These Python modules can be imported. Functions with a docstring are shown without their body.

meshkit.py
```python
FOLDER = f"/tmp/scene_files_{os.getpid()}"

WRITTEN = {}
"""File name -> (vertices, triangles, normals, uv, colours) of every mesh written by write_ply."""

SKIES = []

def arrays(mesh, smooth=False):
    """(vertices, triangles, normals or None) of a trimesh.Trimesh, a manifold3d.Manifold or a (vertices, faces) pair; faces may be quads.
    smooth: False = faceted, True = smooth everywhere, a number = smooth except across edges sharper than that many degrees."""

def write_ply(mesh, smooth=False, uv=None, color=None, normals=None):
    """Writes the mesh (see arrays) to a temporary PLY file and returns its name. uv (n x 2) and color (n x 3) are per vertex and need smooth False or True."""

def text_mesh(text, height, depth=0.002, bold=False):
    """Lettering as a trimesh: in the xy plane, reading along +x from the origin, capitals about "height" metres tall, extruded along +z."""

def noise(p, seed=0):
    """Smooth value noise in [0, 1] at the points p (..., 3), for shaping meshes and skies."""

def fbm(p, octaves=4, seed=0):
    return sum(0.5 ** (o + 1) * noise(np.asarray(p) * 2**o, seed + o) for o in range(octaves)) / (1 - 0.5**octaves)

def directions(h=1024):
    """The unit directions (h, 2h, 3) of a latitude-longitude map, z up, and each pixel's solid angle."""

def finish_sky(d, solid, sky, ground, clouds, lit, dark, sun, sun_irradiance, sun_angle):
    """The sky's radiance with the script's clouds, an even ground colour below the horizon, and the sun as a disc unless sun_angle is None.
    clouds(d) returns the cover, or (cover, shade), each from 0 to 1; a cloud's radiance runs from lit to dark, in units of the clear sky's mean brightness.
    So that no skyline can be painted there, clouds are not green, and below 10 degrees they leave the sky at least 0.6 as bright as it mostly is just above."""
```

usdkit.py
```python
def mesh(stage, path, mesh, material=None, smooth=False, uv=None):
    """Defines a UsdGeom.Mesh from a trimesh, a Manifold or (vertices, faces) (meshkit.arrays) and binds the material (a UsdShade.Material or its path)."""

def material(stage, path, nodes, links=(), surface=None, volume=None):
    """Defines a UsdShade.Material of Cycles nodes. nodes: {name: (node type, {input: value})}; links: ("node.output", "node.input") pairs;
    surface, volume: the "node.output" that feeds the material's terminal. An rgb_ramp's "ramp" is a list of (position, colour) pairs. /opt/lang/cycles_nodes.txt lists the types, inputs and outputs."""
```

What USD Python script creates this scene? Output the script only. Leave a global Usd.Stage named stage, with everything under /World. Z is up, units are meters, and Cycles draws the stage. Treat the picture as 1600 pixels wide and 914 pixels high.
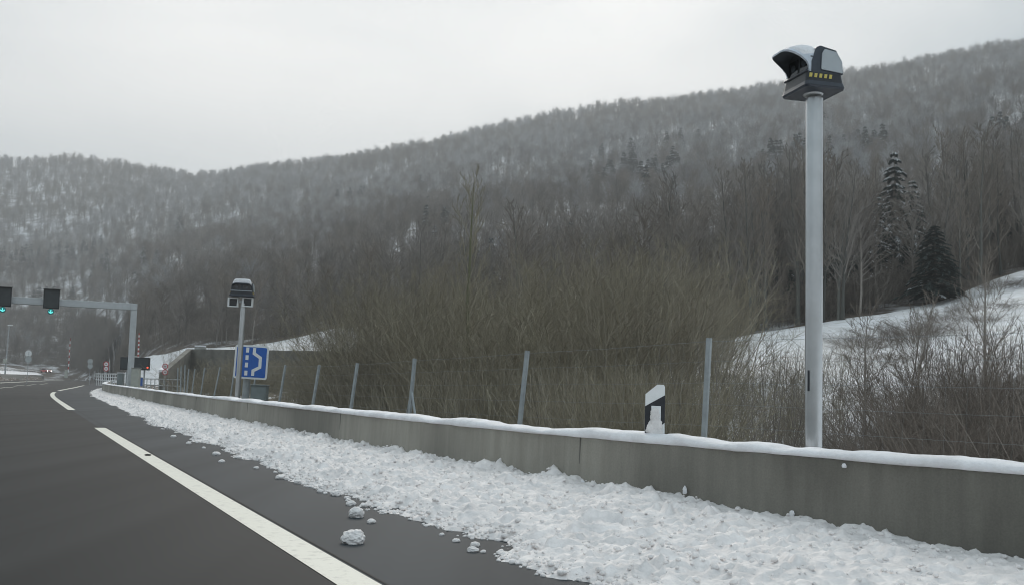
import math
import numpy as np
import trimesh
import manifold3d
import shapely
import shapely.geometry as sg
from scipy.interpolate import PchipInterpolator
from pxr import Usd, UsdGeom, UsdLux, UsdShade, Gf, Sdf, Vt
import usdkit
import meshkit
from meshkit import fbm, noise

stage = Usd.Stage.CreateInMemory()
UsdGeom.SetStageUpAxis(stage, UsdGeom.Tokens.z)
UsdGeom.SetStageMetersPerUnit(stage, 1.0)
UsdGeom.Xform.Define(stage, '/World')
UsdGeom.Scope.Define(stage, '/World/Looks')
PI = math.pi

# ------------------------------------------------------------------ camera
EYE = np.array([0.0, 0.0, 1.35])
FPX, CX, CY = 1550.0, 800.0, 490.0          # focal length and optical centre in photograph pixels
PITCH, ROLL = math.radians(4.25), math.radians(1.5)
fwd = np.array([0, math.cos(PITCH), math.sin(PITCH)])
r0 = np.array([1.0, 0, 0])
u0 = np.array([0, -math.sin(PITCH), math.cos(PITCH)])
right = math.cos(ROLL) * r0 + math.sin(ROLL) * u0
up = math.cos(ROLL) * u0 - math.sin(ROLL) * r0
cam = UsdGeom.Camera.Define(stage, '/World/camera')
M = Gf.Matrix4d(1)
for i, a in enumerate((right, up, -fwd, EYE)):
    M.SetRow(i, Gf.Vec4d(*map(float, a), 1.0 if i == 3 else 0.0))
cam.AddTransformOp().Set(M)
cam.CreateHorizontalApertureAttr(36.0)
cam.CreateVerticalApertureAttr(36.0 * 914 / 1600)
cam.CreateFocalLengthAttr(FPX * 36 / 1600)
cam.CreateVerticalApertureOffsetAttr((CY - 457) * 36 / 1600)
cam.CreateClippingRangeAttr(Gf.Vec2f(0.05, 6000))
cam.CreateExposureAttr(0.22)

# ------------------------------------------------------------------ sky and sun (overcast)
SUN_ELEV = math.radians(31)
SUN_ROT = math.radians(-2)                   # atan2(x, y) of the direction to the sun
usdkit.material(stage, '/World/Looks/sky_look', {
    'tc': ('texture_coordinate', {}),
    'sky': ('sky_texture', {'sky_type': 'single_scattering', 'sun_disc': False, 'sun_elevation': SUN_ELEV, 'sun_rotation': SUN_ROT,
                            'altitude': 500.0, 'air_density': 1.0, 'aerosol_density': 1.5, 'ozone_density': 1.0}),
    'map': ('mapping', {'scale': (1.2, 1.2, 2.6), 'location': (0.30, 0.1, 0.2)}),
    'n': ('noise_texture', {'scale': 1.7, 'detail': 4.0, 'roughness': 0.45, 'distortion': 0.4}),
    'sun': ('vector_math', {'math_type': 'dot_product', 'vector2': (math.sin(SUN_ROT) * math.cos(SUN_ELEV), math.cos(SUN_ROT) * math.cos(SUN_ELEV), math.sin(SUN_ELEV))}),
    'glow': ('map_range', {'from_min': 0.70, 'from_max': 0.99, 'to_min': 0.0, 'to_max': 0.66, 'clamp': True, 'range_type': 'smoothstep'}),
    'nn': ('map_range', {'from_min': 0.36, 'from_max': 0.66, 'to_min': 0.0, 'to_max': 0.42, 'clamp': True}),
    'sum': ('math', {'math_type': 'add', 'use_clamp': True}),
    'ramp': ('rgb_ramp', {'ramp': [(0.0, (0.35, 0.43, 0.475)), (0.30, (0.45, 0.525, 0.57)), (0.60, (0.72, 0.755, 0.77)), (1.0, (1.04, 1.03, 1.01))]}),
    'gain': ('vector_math', {'math_type': 'scale', 'scale': 6.9}),
    'sep': ('separate_xyz', {}),
    'zen': ('map_range', {'from_min': 0.0, 'from_max': 1.0, 'to_min': 0.78, 'to_max': 1.75, 'clamp': True}),   # an overcast sky brightens towards the zenith
    'gain2': ('vector_math', {'math_type': 'scale'}),
    'mix': ('mix', {'fac': 0.985}),
    'bg': ('background_shader', {'strength': 0.12}),
}, [('tc.generated', 'map.vector'), ('map.vector', 'n.vector'), ('tc.generated', 'sun.vector1'), ('sun.value', 'glow.value'), ('n.fac', 'nn.value'),
    ('glow.result', 'sum.value1'), ('nn.result', 'sum.value2'), ('sum.value', 'ramp.fac'), ('ramp.color', 'gain.vector1'),
    ('sky.color', 'mix.color1'), ('tc.generated', 'sep.vector'), ('sep.z', 'zen.value'), ('gain.vector', 'gain2.vector1'), ('zen.result', 'gain2.scale'), ('gain2.vector', 'mix.color2'), ('mix.color', 'bg.color')], surface='bg.background')
dome = UsdLux.DomeLight.Define(stage, '/World/sky')
dome.CreateIntensityAttr(1.0)
UsdShade.MaterialBindingAPI.Apply(dome.GetPrim()).Bind(UsdShade.Material.Get(stage, '/World/Looks/sky_look'))
dome.GetPrim().SetCustomDataByKey('kind', 'structure')
sun = UsdLux.DistantLight.Define(stage, '/World/sun')
sun.CreateIntensityAttr(0.4)
sun.CreateAngleAttr(25.0)
sun.GetPrim().CreateAttribute('inputs:normalize', Sdf.ValueTypeNames.Bool).Set(True)
sun.CreateColorAttr(Gf.Vec3f(1.0, 0.94, 0.87))
sd = np.array([math.sin(SUN_ROT) * math.cos(SUN_ELEV), math.cos(SUN_ROT) * math.cos(SUN_ELEV), math.sin(SUN_ELEV)])
zx = np.cross([0, 0, 1.0], sd); zx /= np.linalg.norm(zx)
S = Gf.Matrix4d(1)
for i, a in enumerate((zx, np.cross(sd, zx), sd)):
    S.SetRow(i, Gf.Vec4d(*map(float, a), 0))
sun.AddTransformOp().Set(S)

# ------------------------------------------------------------------ measuring helpers
def ray(px, py):
    d = fwd + (px - CX) / FPX * right + (CY - py) / FPX * up
    return d
def at_z(px, py, z):
    d = ray(px, py); t = (z - EYE[2]) / d[2]
    return EYE + d * t
def at_y(px, py, depth):
    """the point seen at a pixel at a given distance forward"""
    d = ray(px, py)
    return EYE + d * (depth / d[1])
def azel(px, py):
    d = ray(px, py)
    return math.atan2(d[0], d[1]), d[2] / math.hypot(d[0], d[1])

# ------------------------------------------------------------------ scene-writing helpers
used = {}
def numbered(path):
    n = used.get(path, 0); used[path] = n + 1
    return path if n == 0 else f'{path}_{n:03d}'
def look(n):
    return UsdShade.Material.Get(stage, '/World/Looks/' + n)
def tag(o, label=None, cat=None, group=None, kind=None):
    p = o.GetPrim() if hasattr(o, 'GetPrim') else o
    for k, v in (('label', label), ('category', cat), ('group', group), ('kind', kind)):
        if v: p.SetCustomDataByKey(k, v)
    return p
def thing(name, label, cat, loc=(0, 0, 0), rz=0.0, group=None, scale=None):
    x = UsdGeom.Xform.Define(stage, numbered('/World/' + name))
    x.AddTranslateOp().Set(Gf.Vec3d(*map(float, loc)))
    if rz: x.AddRotateZOp().Set(math.degrees(rz))
    if scale is not None: x.AddScaleOp().Set(Gf.Vec3f(*map(float, scale)))
    return tag(x, label, cat, group)
def obj(name, mesh, mat, parent=None, smooth=False):
    base = str(parent.GetPath()) if parent is not None else '/World'
    return usdkit.mesh(stage, numbered(f'{base}/{name}'), mesh, look(mat), smooth).GetPrim()
def struct(name, mesh, mat, smooth=False, label=None):
    return tag(obj(name, mesh, mat, None, smooth), label, None, None, 'structure')
def copy_of(proto_path, name, label, cat, loc, rz=0.0, scale=(1, 1, 1), group=None):
    x = UsdGeom.Xform.Define(stage, numbered('/World/' + name))
    x.AddTranslateOp().Set(Gf.Vec3d(*map(float, loc)))
    x.AddRotateZOp().Set(math.degrees(rz))
    x.AddScaleOp().Set(Gf.Vec3f(*map(float, scale)))
    x.GetPrim().GetReferences().AddInternalReference(proto_path)
    x.GetPrim().SetInstanceable(True)
    return tag(x, label, cat, group)
cat_ = trimesh.util.concatenate
def box(sx, sy, sz, at=(0, 0, 0), chamfer=0.0):
    """box centred at 'at'; chamfer rounds all edges"""
    if chamfer <= 0:
        m = trimesh.creation.box((sx, sy, sz))
    else:
        c = chamfer
        pts = []
        for s in np.array(np.meshgrid([-1, 1], [-1, 1], [-1, 1])).T.reshape(-1, 3):
            for k in range(3):
                q = np.array([sx / 2 - c, sy / 2 - c, sz / 2 - c]); q[k] += c
                pts.append(s * q)
        m = trimesh.convex.convex_hull(np.array(pts))
    m.apply_translation(at)
    return m
def cyl(p0, p1, ra, rb=None, n=16, caps=True):
    p0, p1 = np.asarray(p0, float), np.asarray(p1, float)
    rb = ra if rb is None else rb
    t = p1 - p0; t /= np.linalg.norm(t)
    a = np.cross(t, [0, 0, 1.0] if abs(t[2]) < 0.9 else [1.0, 0, 0]); a /= np.linalg.norm(a)
    b = np.cross(t, a); g = np.arange(n) * 2 * PI / n
    ring = np.cos(g)[:, None] * a + np.sin(g)[:, None] * b
    v = np.vstack([p0 + ra * ring, p1 + rb * ring, p0, p1])
    i = np.arange(n); j = (i + 1) % n
    f = [np.stack([i, j, n + j], 1), np.stack([i, n + j, n + i], 1)]
    if caps: f += [np.stack([j, i, np.full(n, 2 * n)], 1), np.stack([n + i, n + j, np.full(n, 2 * n + 1)], 1)]
    m = trimesh.Trimesh(v, np.vstack(f), process=False); m.fix_normals()
    return m
def prism(poly, depth, frame=None):
    """extrudes a shapely polygon (x, z) by depth along +y; frame (4x4) places it"""
    parts = [trimesh.creation.extrude_polygon(g, depth, engine='earcut') for g in getattr(poly, 'geoms', [poly])]
    m = cat_(parts)
    v = m.vertices.copy()
    m.vertices = np.stack([v[:, 0], depth - v[:, 2], v[:, 1]], 1)
    m.fix_normals()
    if frame is not None: m.apply_transform(frame)
    return m
def frame(origin, xdir, zdir=(0, 0, 1)):
    """4x4 with local x along xdir, z along zdir, y = z cross x (away from a viewer who sees x to the right)"""
    x = np.asarray(xdir, float); x /= np.linalg.norm(x)
    z = np.asarray(zdir, float); z = z - x * (z @ x); z /= np.linalg.norm(z)
    T = np.eye(4); T[:3, 0], T[:3, 1], T[:3, 2], T[:3, 3] = x, np.cross(z, x), z, origin
    return T
def sweep(path, prof, closed=True, caps=True):
    """sweeps a profile (offset to the right, z) along a ground path (n, 2 or 3); prof may be (m,2) or (n,m,2)"""
    path = np.asarray(path, float)
    z0 = path[:, 2] if path.shape[1] == 3 else np.zeros(len(path))
    t = np.gradient(path[:, :2], axis=0); t /= np.linalg.norm(t, axis=1, keepdims=True)
    rt = np.stack([t[:, 1], -t[:, 0]], 1)
    prof = np.broadcast_to(prof, (len(path),) + np.shape(prof)[-2:])
    n, m = len(path), prof.shape[1]
    v = np.zeros((n, m, 3))
    v[..., :2] = path[:, None, :2] + prof[..., :1] * rt[:, None]
    v[..., 2] = prof[..., 1] + z0[:, None]
    i, j = np.meshgrid(np.arange(n - 1), np.arange(m if closed else m - 1), indexing='ij')
    a, b = i * m + j, i * m + (j + 1) % m
    q = np.stack([a, b, b + m, a + m], -1).reshape(-1, 4)
    f = np.vstack([q[:, [0, 1, 2]], q[:, [0, 2, 3]]])
    if closed and caps:
        tri = np.array([[0, k, k + 1] for k in range(1, m - 1)])
        f = np.vstack([f, tri[:, ::-1], tri + (n - 1) * m])
    mm = trimesh.Trimesh(v.reshape(-1, 3), f, process=False)
    return mm

# ------------------------------------------------------------------ materials
def mat(name, color, rough=0.6, metal=0.0, spec=0.5, var=0.0, scale=6.0, bump=0.0, bscale=60.0, color2=None, emit=None, objvar=0.0, coat=0.0, detail=5.0):
    nodes = {'p': ('principled_bsdf', {'base_color': color, 'roughness': rough, 'metallic': metal, 'specular_ior_level': spec, 'coat_weight': coat}),
             'g': ('geometry', {})}
    links = []
    if emit is not None:
        nodes['p'][1]['emission_color'] = emit[0]; nodes['p'][1]['emission_strength'] = emit[1]
    src = None
    if var or color2 is not None:
        c2 = color2 if color2 is not None else tuple(c * (1 - var) for c in color)
        nodes['n'] = ('noise_texture', {'scale': scale, 'detail': detail, 'roughness': 0.6})
        nodes['r'] = ('map_range', {'from_min': 0.35, 'from_max': 0.65, 'to_min': 0.0, 'to_max': 1.0, 'clamp': True})
        nodes['m'] = ('mix', {'color1': color, 'color2': c2})
        links += [('g.position', 'n.vector'), ('n.fac', 'r.value'), ('r.result', 'm.fac')]
        src = 'm.color'
    if objvar:
        nodes['oi'] = ('object_info', {})
        nodes['or'] = ('map_range', {'from_min': 0.0, 'from_max': 1.0, 'to_min': 1 - objvar, 'to_max': 1 + objvar})
        nodes['h'] = ('hsv', {'hue': 0.5, 'saturation': 1.0, 'fac': 1.0, 'color': color})
        links += [('oi.random', 'or.value'), ('or.result', 'h.value')]
        if src: links.append((src, 'h.color'))
        src = 'h.color'
    if src: links.append((src, 'p.base_color'))
    if bump:
        nodes['bn'] = ('noise_texture', {'scale': bscale, 'detail': 4.0, 'roughness': 0.6})
        nodes['b'] = ('bump', {'strength': bump, 'distance': 0.02})
        links += [('g.position', 'bn.vector'), ('bn.fac', 'b.height'), ('b.normal', 'p.normal')]
    return usdkit.material(stage, '/World/Looks/' + name, nodes, links, surface='p.BSDF')

mat('snow', (0.86, 0.86, 0.88), 0.75, spec=0.25, color2=(0.72, 0.71, 0.72), scale=3.0, bump=0.5, bscale=38)
mat('plough_snow', (0.86, 0.82, 0.80), 0.75, spec=0.25, color2=(0.67, 0.645, 0.635), scale=4.5, bump=0.45, bscale=34)
mat('far_snow', (0.86, 0.86, 0.88), 0.8, spec=0.2, color2=(0.80, 0.80, 0.82), scale=0.15)
mat('meadow_snow', (0.86, 0.86, 0.88), 0.8, spec=0.2, color2=(0.70, 0.69, 0.68), scale=0.8)
mat('galvanised', (0.46, 0.48, 0.49), 0.42, metal=0.55, var=0.18, scale=9)
mat('post_steel', (0.36, 0.39, 0.40), 0.5, metal=0.35, var=0.2, scale=7)
mat('pole_paint', (0.58, 0.60, 0.61), 0.24, metal=0.85, var=0.1, scale=4)
mat('gantry_paint', (0.52, 0.54, 0.55), 0.45, metal=0.2, var=0.1, scale=3)
mat('housing_dark', (0.035, 0.042, 0.055), 0.35, var=0.25, scale=12)
mat('housing_black', (0.016, 0.018, 0.022), 0.4)
mat('housing_grey', (0.40, 0.43, 0.45), 0.4, var=0.08, scale=8)
mat('hood_inside', (0.055, 0.065, 0.075), 0.5)
mat('dark_glass', (0.010, 0.012, 0.015), 0.08, spec=0.6)
mat('lens_glass', (0.06, 0.07, 0.08), 0.12, spec=0.7)
mat('yellow_paint', (0.52, 0.42, 0.10), 0.5)
mat('white_paint', (0.78, 0.79, 0.79), 0.45, var=0.06, scale=10)
mat('sign_blue', (0.018, 0.115, 0.44), 0.4, var=0.1, scale=6)
mat('sign_red', (0.48, 0.05, 0.06), 0.45)
mat('sign_back', (0.42, 0.44, 0.44), 0.5, var=0.1)
mat('sign_white', (0.75, 0.76, 0.76), 0.45)
mat('delineator_black', (0.015, 0.017, 0.022), 0.5)
mat('reflector', (0.72, 0.74, 0.75), 0.2, spec=0.7)
mat('cabinet_green', (0.19, 0.22, 0.22), 0.5, var=0.15, scale=5)
mat('cabinet_beige', (0.46, 0.47, 0.42), 0.5, var=0.12, scale=5)
mat('panel_black', (0.012, 0.014, 0.018), 0.5)
mat('panel_face', (0.035, 0.042, 0.045), 0.55, var=0.2, scale=3)
mat('signal_green', (0.01, 0.08, 0.08), 0.4, emit=((0.0, 0.30, 0.32), 0.32))
mat('arrow_green', (0.1, 0.5, 0.5), 0.4, emit=((0.18, 0.95, 0.88), 1.0))
mat('lamp_red', (0.5, 0.05, 0.02), 0.4, emit=((1.0, 0.12, 0.06), 1.2))
mat('headlight', (0.9, 0.9, 0.85), 0.2, emit=((1.0, 0.93, 0.85), 6.0))
mat('car_red', (0.32, 0.03, 0.03), 0.3, coat=0.6)
mat('rubber', (0.015, 0.015, 0.016), 0.8)
mat('rust_red', (0.42, 0.06, 0.05), 0.5)
mat('debris', (0.02, 0.018, 0.015), 0.9)
mat('boundary_wall', (0.20, 0.19, 0.165), 0.9, color2=(0.11, 0.105, 0.09), scale=0.8)
mat('coping', (0.36, 0.36, 0.34), 0.85, var=0.3, scale=1.5)
# trees and shrubs
mat('bark', (0.203, 0.182, 0.162), 0.9, objvar=0.3)
mat('twig_brown', (0.23, 0.2, 0.17), 0.95, objvar=0.25)
mat('twig_grey', (0.239, 0.217, 0.196), 0.95, objvar=0.3)
mat('twig_frost', (0.36, 0.36, 0.365), 0.9, objvar=0.25)
mat('willow_olive', (0.3, 0.269, 0.194), 0.9, objvar=0.2)
mat('willow_brown', (0.275, 0.244, 0.188), 0.9, objvar=0.2)
mat('bush_red', (0.198, 0.168, 0.142), 0.9, objvar=0.2)
mat('dark_bark', (0.094, 0.094, 0.083), 0.9, objvar=0.3)
mat('moss_bark', (0.144, 0.144, 0.084), 0.9, objvar=0.1)
mat('needles', (0.030, 0.045, 0.040), 0.8, objvar=0.25)
mat('branch_snow', (0.80, 0.81, 0.83), 0.8)
mat('dry_grass', (0.17, 0.14, 0.085), 0.95, objvar=0.2)

# asphalt: fine stones, patches, slightly wet
def asphalt(name, c1, c2, rough):
    usdkit.material(stage, '/World/Looks/' + name, {
        'g': ('geometry', {}),
        'n1': ('noise_texture', {'scale': 0.12, 'detail': 2.0, 'roughness': 0.5}),
        'n2': ('noise_texture', {'scale': 90.0, 'detail': 3.0, 'roughness': 0.7}),
        'mp': ('mapping', {'rotation': (0.0, 0.0, -0.478), 'scale': (1.3, 0.02, 1.0)}),
        'n3': ('noise_texture', {'scale': 1.0, 'detail': 3.0, 'roughness': 0.55}),
        'tr': ('map_range', {'from_min': 0.35, 'from_max': 0.65, 'to_min': 0.82, 'to_max': 1.22, 'clamp': True}),
        'hs2': ('hsv', {'hue': 0.5, 'saturation': 1.0, 'fac': 1.0}),
        'mx': ('mix', {'color1': c1, 'color2': c2}),
        'sp': ('map_range', {'from_min': 0.35, 'from_max': 0.68, 'to_min': 0.55, 'to_max': 1.5}),
        'hs': ('hsv', {'hue': 0.5, 'saturation': 1.0, 'fac': 1.0}),
        'b': ('bump', {'strength': 0.4, 'distance': 0.004}),
        'p': ('principled_bsdf', {'specular_ior_level': 0.07, 'roughness': rough}),
    }, [('g.position', 'n1.vector'), ('g.position', 'n2.vector'), ('n1.fac', 'mx.fac'), ('n2.fac', 'sp.value'),
        ('mx.color', 'hs.color'), ('sp.result', 'hs.value'), ('g.position', 'mp.vector'), ('mp.vector', 'n3.vector'), ('n3.fac', 'tr.value'), ('tr.result', 'hs2.value'), ('hs.color', 'hs2.color'), ('hs2.color', 'p.base_color'),
        ('n2.fac', 'b.height'), ('b.normal', 'p.normal')], surface='p.BSDF')
asphalt('asphalt', (0.0255, 0.0265, 0.0265), (0.034, 0.035, 0.035), 0.7)
asphalt('shoulder_asphalt', (0.040, 0.046, 0.051), (0.048, 0.054, 0.059), 0.7)
asphalt('far_asphalt', (0.10, 0.10, 0.10), (0.13, 0.13, 0.13), 0.5)
# road paint, worn
usdkit.material(stage, '/World/Looks/road_paint', {
    'g': ('geometry', {}), 'n': ('noise_texture', {'scale': 9.0, 'detail': 8.0, 'roughness': 0.7}),
    'r': ('map_range', {'from_min': 0.30, 'from_max': 0.48, 'to_min': 0.0, 'to_max': 1.0, 'clamp': True}),
    'm': ('mix', {'color1': (0.42, 0.41, 0.36), 'color2': (0.63, 0.62, 0.54)}), 'p': ('principled_bsdf', {'roughness': 0.6}),
}, [('g.position', 'n.vector'), ('n.fac', 'r.value'), ('r.result', 'm.fac'), ('m.color', 'p.base_color')], surface='p.BSDF')
# concrete: form marks, rain streaks, darker patches
usdkit.material(stage, '/World/Looks/concrete', {
    'g': ('geometry', {}),
    'mp': ('mapping', {'scale': (3.0, 3.0, 0.35)}),
    'streak': ('noise_texture', {'scale': 2.0, 'detail': 5.0, 'roughness': 0.6}),
    'big': ('noise_texture', {'scale': 0.22, 'detail': 3.0}),
    'fine': ('noise_texture', {'scale': 55.0, 'detail': 4.0, 'roughness': 0.65}),
    'r1': ('map_range', {'from_min': 0.36, 'from_max': 0.66, 'to_min': 0.0, 'to_max': 1.0, 'clamp': True}),
    'm1': ('mix', {'color1': (0.225, 0.212, 0.182), 'color2': (0.28, 0.265, 0.228)}),
    'r2': ('map_range', {'from_min': 0.38, 'from_max': 0.62, 'to_min': 0.62, 'to_max': 1.14, 'clamp': True}),
    'hs': ('hsv', {'hue': 0.5, 'saturation': 1.0, 'fac': 1.0}),
    'r3': ('map_range', {'from_min': 0.3, 'from_max': 0.7, 'to_min': 0.9, 'to_max': 1.1}),
    'hs2': ('hsv', {'hue': 0.5, 'saturation': 1.0, 'fac': 1.0}),
    'b': ('bump', {'strength': 0.25, 'distance': 0.01}),
    'dist': ('vector_math', {'math_type': 'distance', 'vector2': (5.6, 5.6, 0.2)}),     # concrete colour darkens towards the near end, with a ragged edge
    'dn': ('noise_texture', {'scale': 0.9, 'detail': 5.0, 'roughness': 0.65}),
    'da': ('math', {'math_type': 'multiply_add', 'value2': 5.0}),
    'near_dark': ('map_range', {'from_min': 4.4, 'from_max': 9.6, 'to_min': 0.62, 'to_max': 1.12, 'clamp': True}),
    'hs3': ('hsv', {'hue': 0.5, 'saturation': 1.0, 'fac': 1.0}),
    'p': ('principled_bsdf', {'roughness': 0.8, 'specular_ior_level': 0.35}),
}, [('g.position', 'mp.vector'), ('mp.vector', 'streak.vector'), ('g.position', 'big.vector'), ('g.position', 'fine.vector'),
    ('streak.fac', 'r1.value'), ('r1.result', 'm1.fac'), ('big.fac', 'r2.value'), ('m1.color', 'hs.color'), ('r2.result', 'hs.value'),
    ('fine.fac', 'r3.value'), ('hs.color', 'hs2.color'), ('r3.result', 'hs2.value'), ('g.position', 'dist.vector1'), ('g.position', 'dn.vector'), ('dn.fac', 'da.value1'), ('dist.value', 'da.value3'), ('da.value', 'near_dark.value'), ('hs2.color', 'hs3.color'), ('near_dark.result', 'hs3.value'), ('hs3.color', 'p.base_color'),
    ('fine.fac', 'b.height'), ('b.normal', 'p.normal')], surface='p.BSDF')
# ground covers: a mix of snow and litter
def cover(name, snow, litter, scale, lo, hi, detail=6.0):
    usdkit.material(stage, '/World/Looks/' + name, {
        'g': ('geometry', {}), 'n': ('noise_texture', {'scale': scale, 'detail': detail, 'roughness': 0.65}),
        'n2': ('noise_texture', {'scale': scale * 6, 'detail': 3.0}),
        'r': ('map_range', {'from_min': lo, 'from_max': hi, 'to_min': 0.0, 'to_max': 1.0, 'clamp': True}),
        'l': ('mix', {'color1': litter, 'color2': tuple(0.55 * c for c in litter)}),
        'm': ('mix', {'color2': snow}), 'p': ('principled_bsdf', {'roughness': 0.9, 'specular_ior_level': 0.2}),
    }, [('g.position', 'n.vector'), ('g.position', 'n2.vector'), ('n2.fac', 'l.fac'), ('n.fac', 'r.value'), ('r.result', 'm.fac'), ('l.color', 'm.color1'), ('m.color', 'p.base_color')], surface='p.BSDF')
cover('brush_ground', (0.75, 0.75, 0.77), (0.10, 0.08, 0.055), 0.9, 0.56, 0.62)
cover('hill_ground', (0.70, 0.71, 0.73), (0.15, 0.125, 0.105), 0.09, 0.36, 0.56)
cover('snow_ground', (0.80, 0.80, 0.82), (0.12, 0.10, 0.07), 1.3, 0.30, 0.42)
cover('litter_ground', (0.66, 0.67, 0.69), (0.13, 0.105, 0.085), 0.16, 0.50, 0.66)

# ------------------------------------------------------------------ the lines everything follows
def spline(pts, step):
    pts = np.asarray(pts, float)
    s = np.r_[0, np.cumsum(np.linalg.norm(np.diff(pts[:, :2], axis=0), axis=1))]
    n = max(2, int(round(s[-1] / step)) + 1)
    ss = np.linspace(0, s[-1], n)
    return np.stack([PchipInterpolator(s, pts[:, k])(ss) for k in range(pts.shape[1])], 1)
def smooth_line(p, k):
    for _ in range(k):
        q = p.copy(); q[1:-1] = 0.25 * p[:-2] + 0.5 * p[1:-1] + 0.25 * p[2:]; p = q
    return p
def arc(p):
    return np.r_[0, np.cumsum(np.linalg.norm(np.diff(p[:, :2], axis=0), axis=1))]
def offset(p, o):
    """to the left of the direction of travel"""
    t = np.gradient(p[:, :2], axis=0); t /= np.linalg.norm(t, axis=1, keepdims=True)
    return p[:, :2] + o * np.stack([-t[:, 1], t[:, 0]], 1)
# L: the wide broken line between lane and emergency bay
L_ = np.array([at_z(x, y, 0)[:2] for x, y in ((562, 914), (375, 793), (156, 668), (112, 640), (83, 613))])
dirL = (L_[2] - L_[0]) / np.linalg.norm(L_[2] - L_[0])
p5 = L_[-1] + 45 * np.array([-math.sin(math.radians(21.5)), math.cos(math.radians(21.5))])
p6 = p5 + 245 * np.array([-math.sin(math.radians(21.5)), math.cos(math.radians(21.5))])
L_pts = np.vstack([L_[0] - 60 * dirL, L_[0] - 30 * dirL, L_[0] - 10 * dirL, L_[0], L_[2], L_[3], L_[4], p5, p6])
L = smooth_line(spline(L_pts, 1.0), 60)
sL = arc(L)
def s_at_y(y): return float(np.interp(y, L[:, 1], sL))
def L_at(s, o=0.0):
    P = offset(L, o)
    return np.stack([np.interp(s, sL, P[:, 0]), np.interp(s, sL, P[:, 1])], -1)
# B: the front top edge of the concrete barrier
B_H = 0.80
B_ = np.array([at_z(x, y, B_H)[:2] for x, y in ((1600, 737), (1380, 719), (1200, 706), (1000, 689.5), (800, 673.5), (560, 647), (400, 629), (300, 617.5))])
far = np.array([L_at(s_at_y(y), -3.6) for y in (55, 80, 105, 128)])
near = np.array([B_[0] + k * np.array([0.60, -0.80]) for k in (14.0, 8.0, 3.0)])
B = smooth_line(spline(np.vstack([near, B_, far]), 0.25), 500)
sB = arc(B)
def B_at(px=None, y=None, off=0.0):
    P = offset(B, off)
    return np.array([np.interp(y, B[:, 1], P[:, 0]), np.interp(y, B[:, 1], P[:, 1])])
def B_under(px, off=0.0):
    """the point of the barrier line (moved by off to the left) that stands in the picture column px"""
    P = offset(B, off)
    q = EYE + 0 * P[0, 0]
    w = np.c_[P, np.full(len(P), 0.8)] - EYE
    col = CX + FPX * (w @ right) / (w @ fwd)
    ok = (w @ fwd) > 3
    o = np.argsort(col[ok])
    return np.array([np.interp(px, col[ok][o], P[ok][o, k]) for k in range(2)])

tB = np.gradient(B, axis=0); tB /= np.linalg.norm(tB, axis=1, keepdims=True)
def nearest(line, xy):
    """signed distance to the left of a line and arc length there"""
    from scipy.spatial import cKDTree
    t = np.gradient(line, axis=0); t /= np.linalg.norm(t, axis=1, keepdims=True)
    xy = np.asarray(xy, float)
    _, i = cKDTree(line).query(xy.reshape(-1, 2))
    d = xy.reshape(-1, 2) - line[i]
    left = -d[:, 0] * t[i, 1] + d[:, 1] * t[i, 0]
    return (np.linalg.norm(d, axis=1) * np.sign(left)).reshape(xy.shape[:-1]), arc(line)[i].reshape(xy.shape[:-1])

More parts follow.
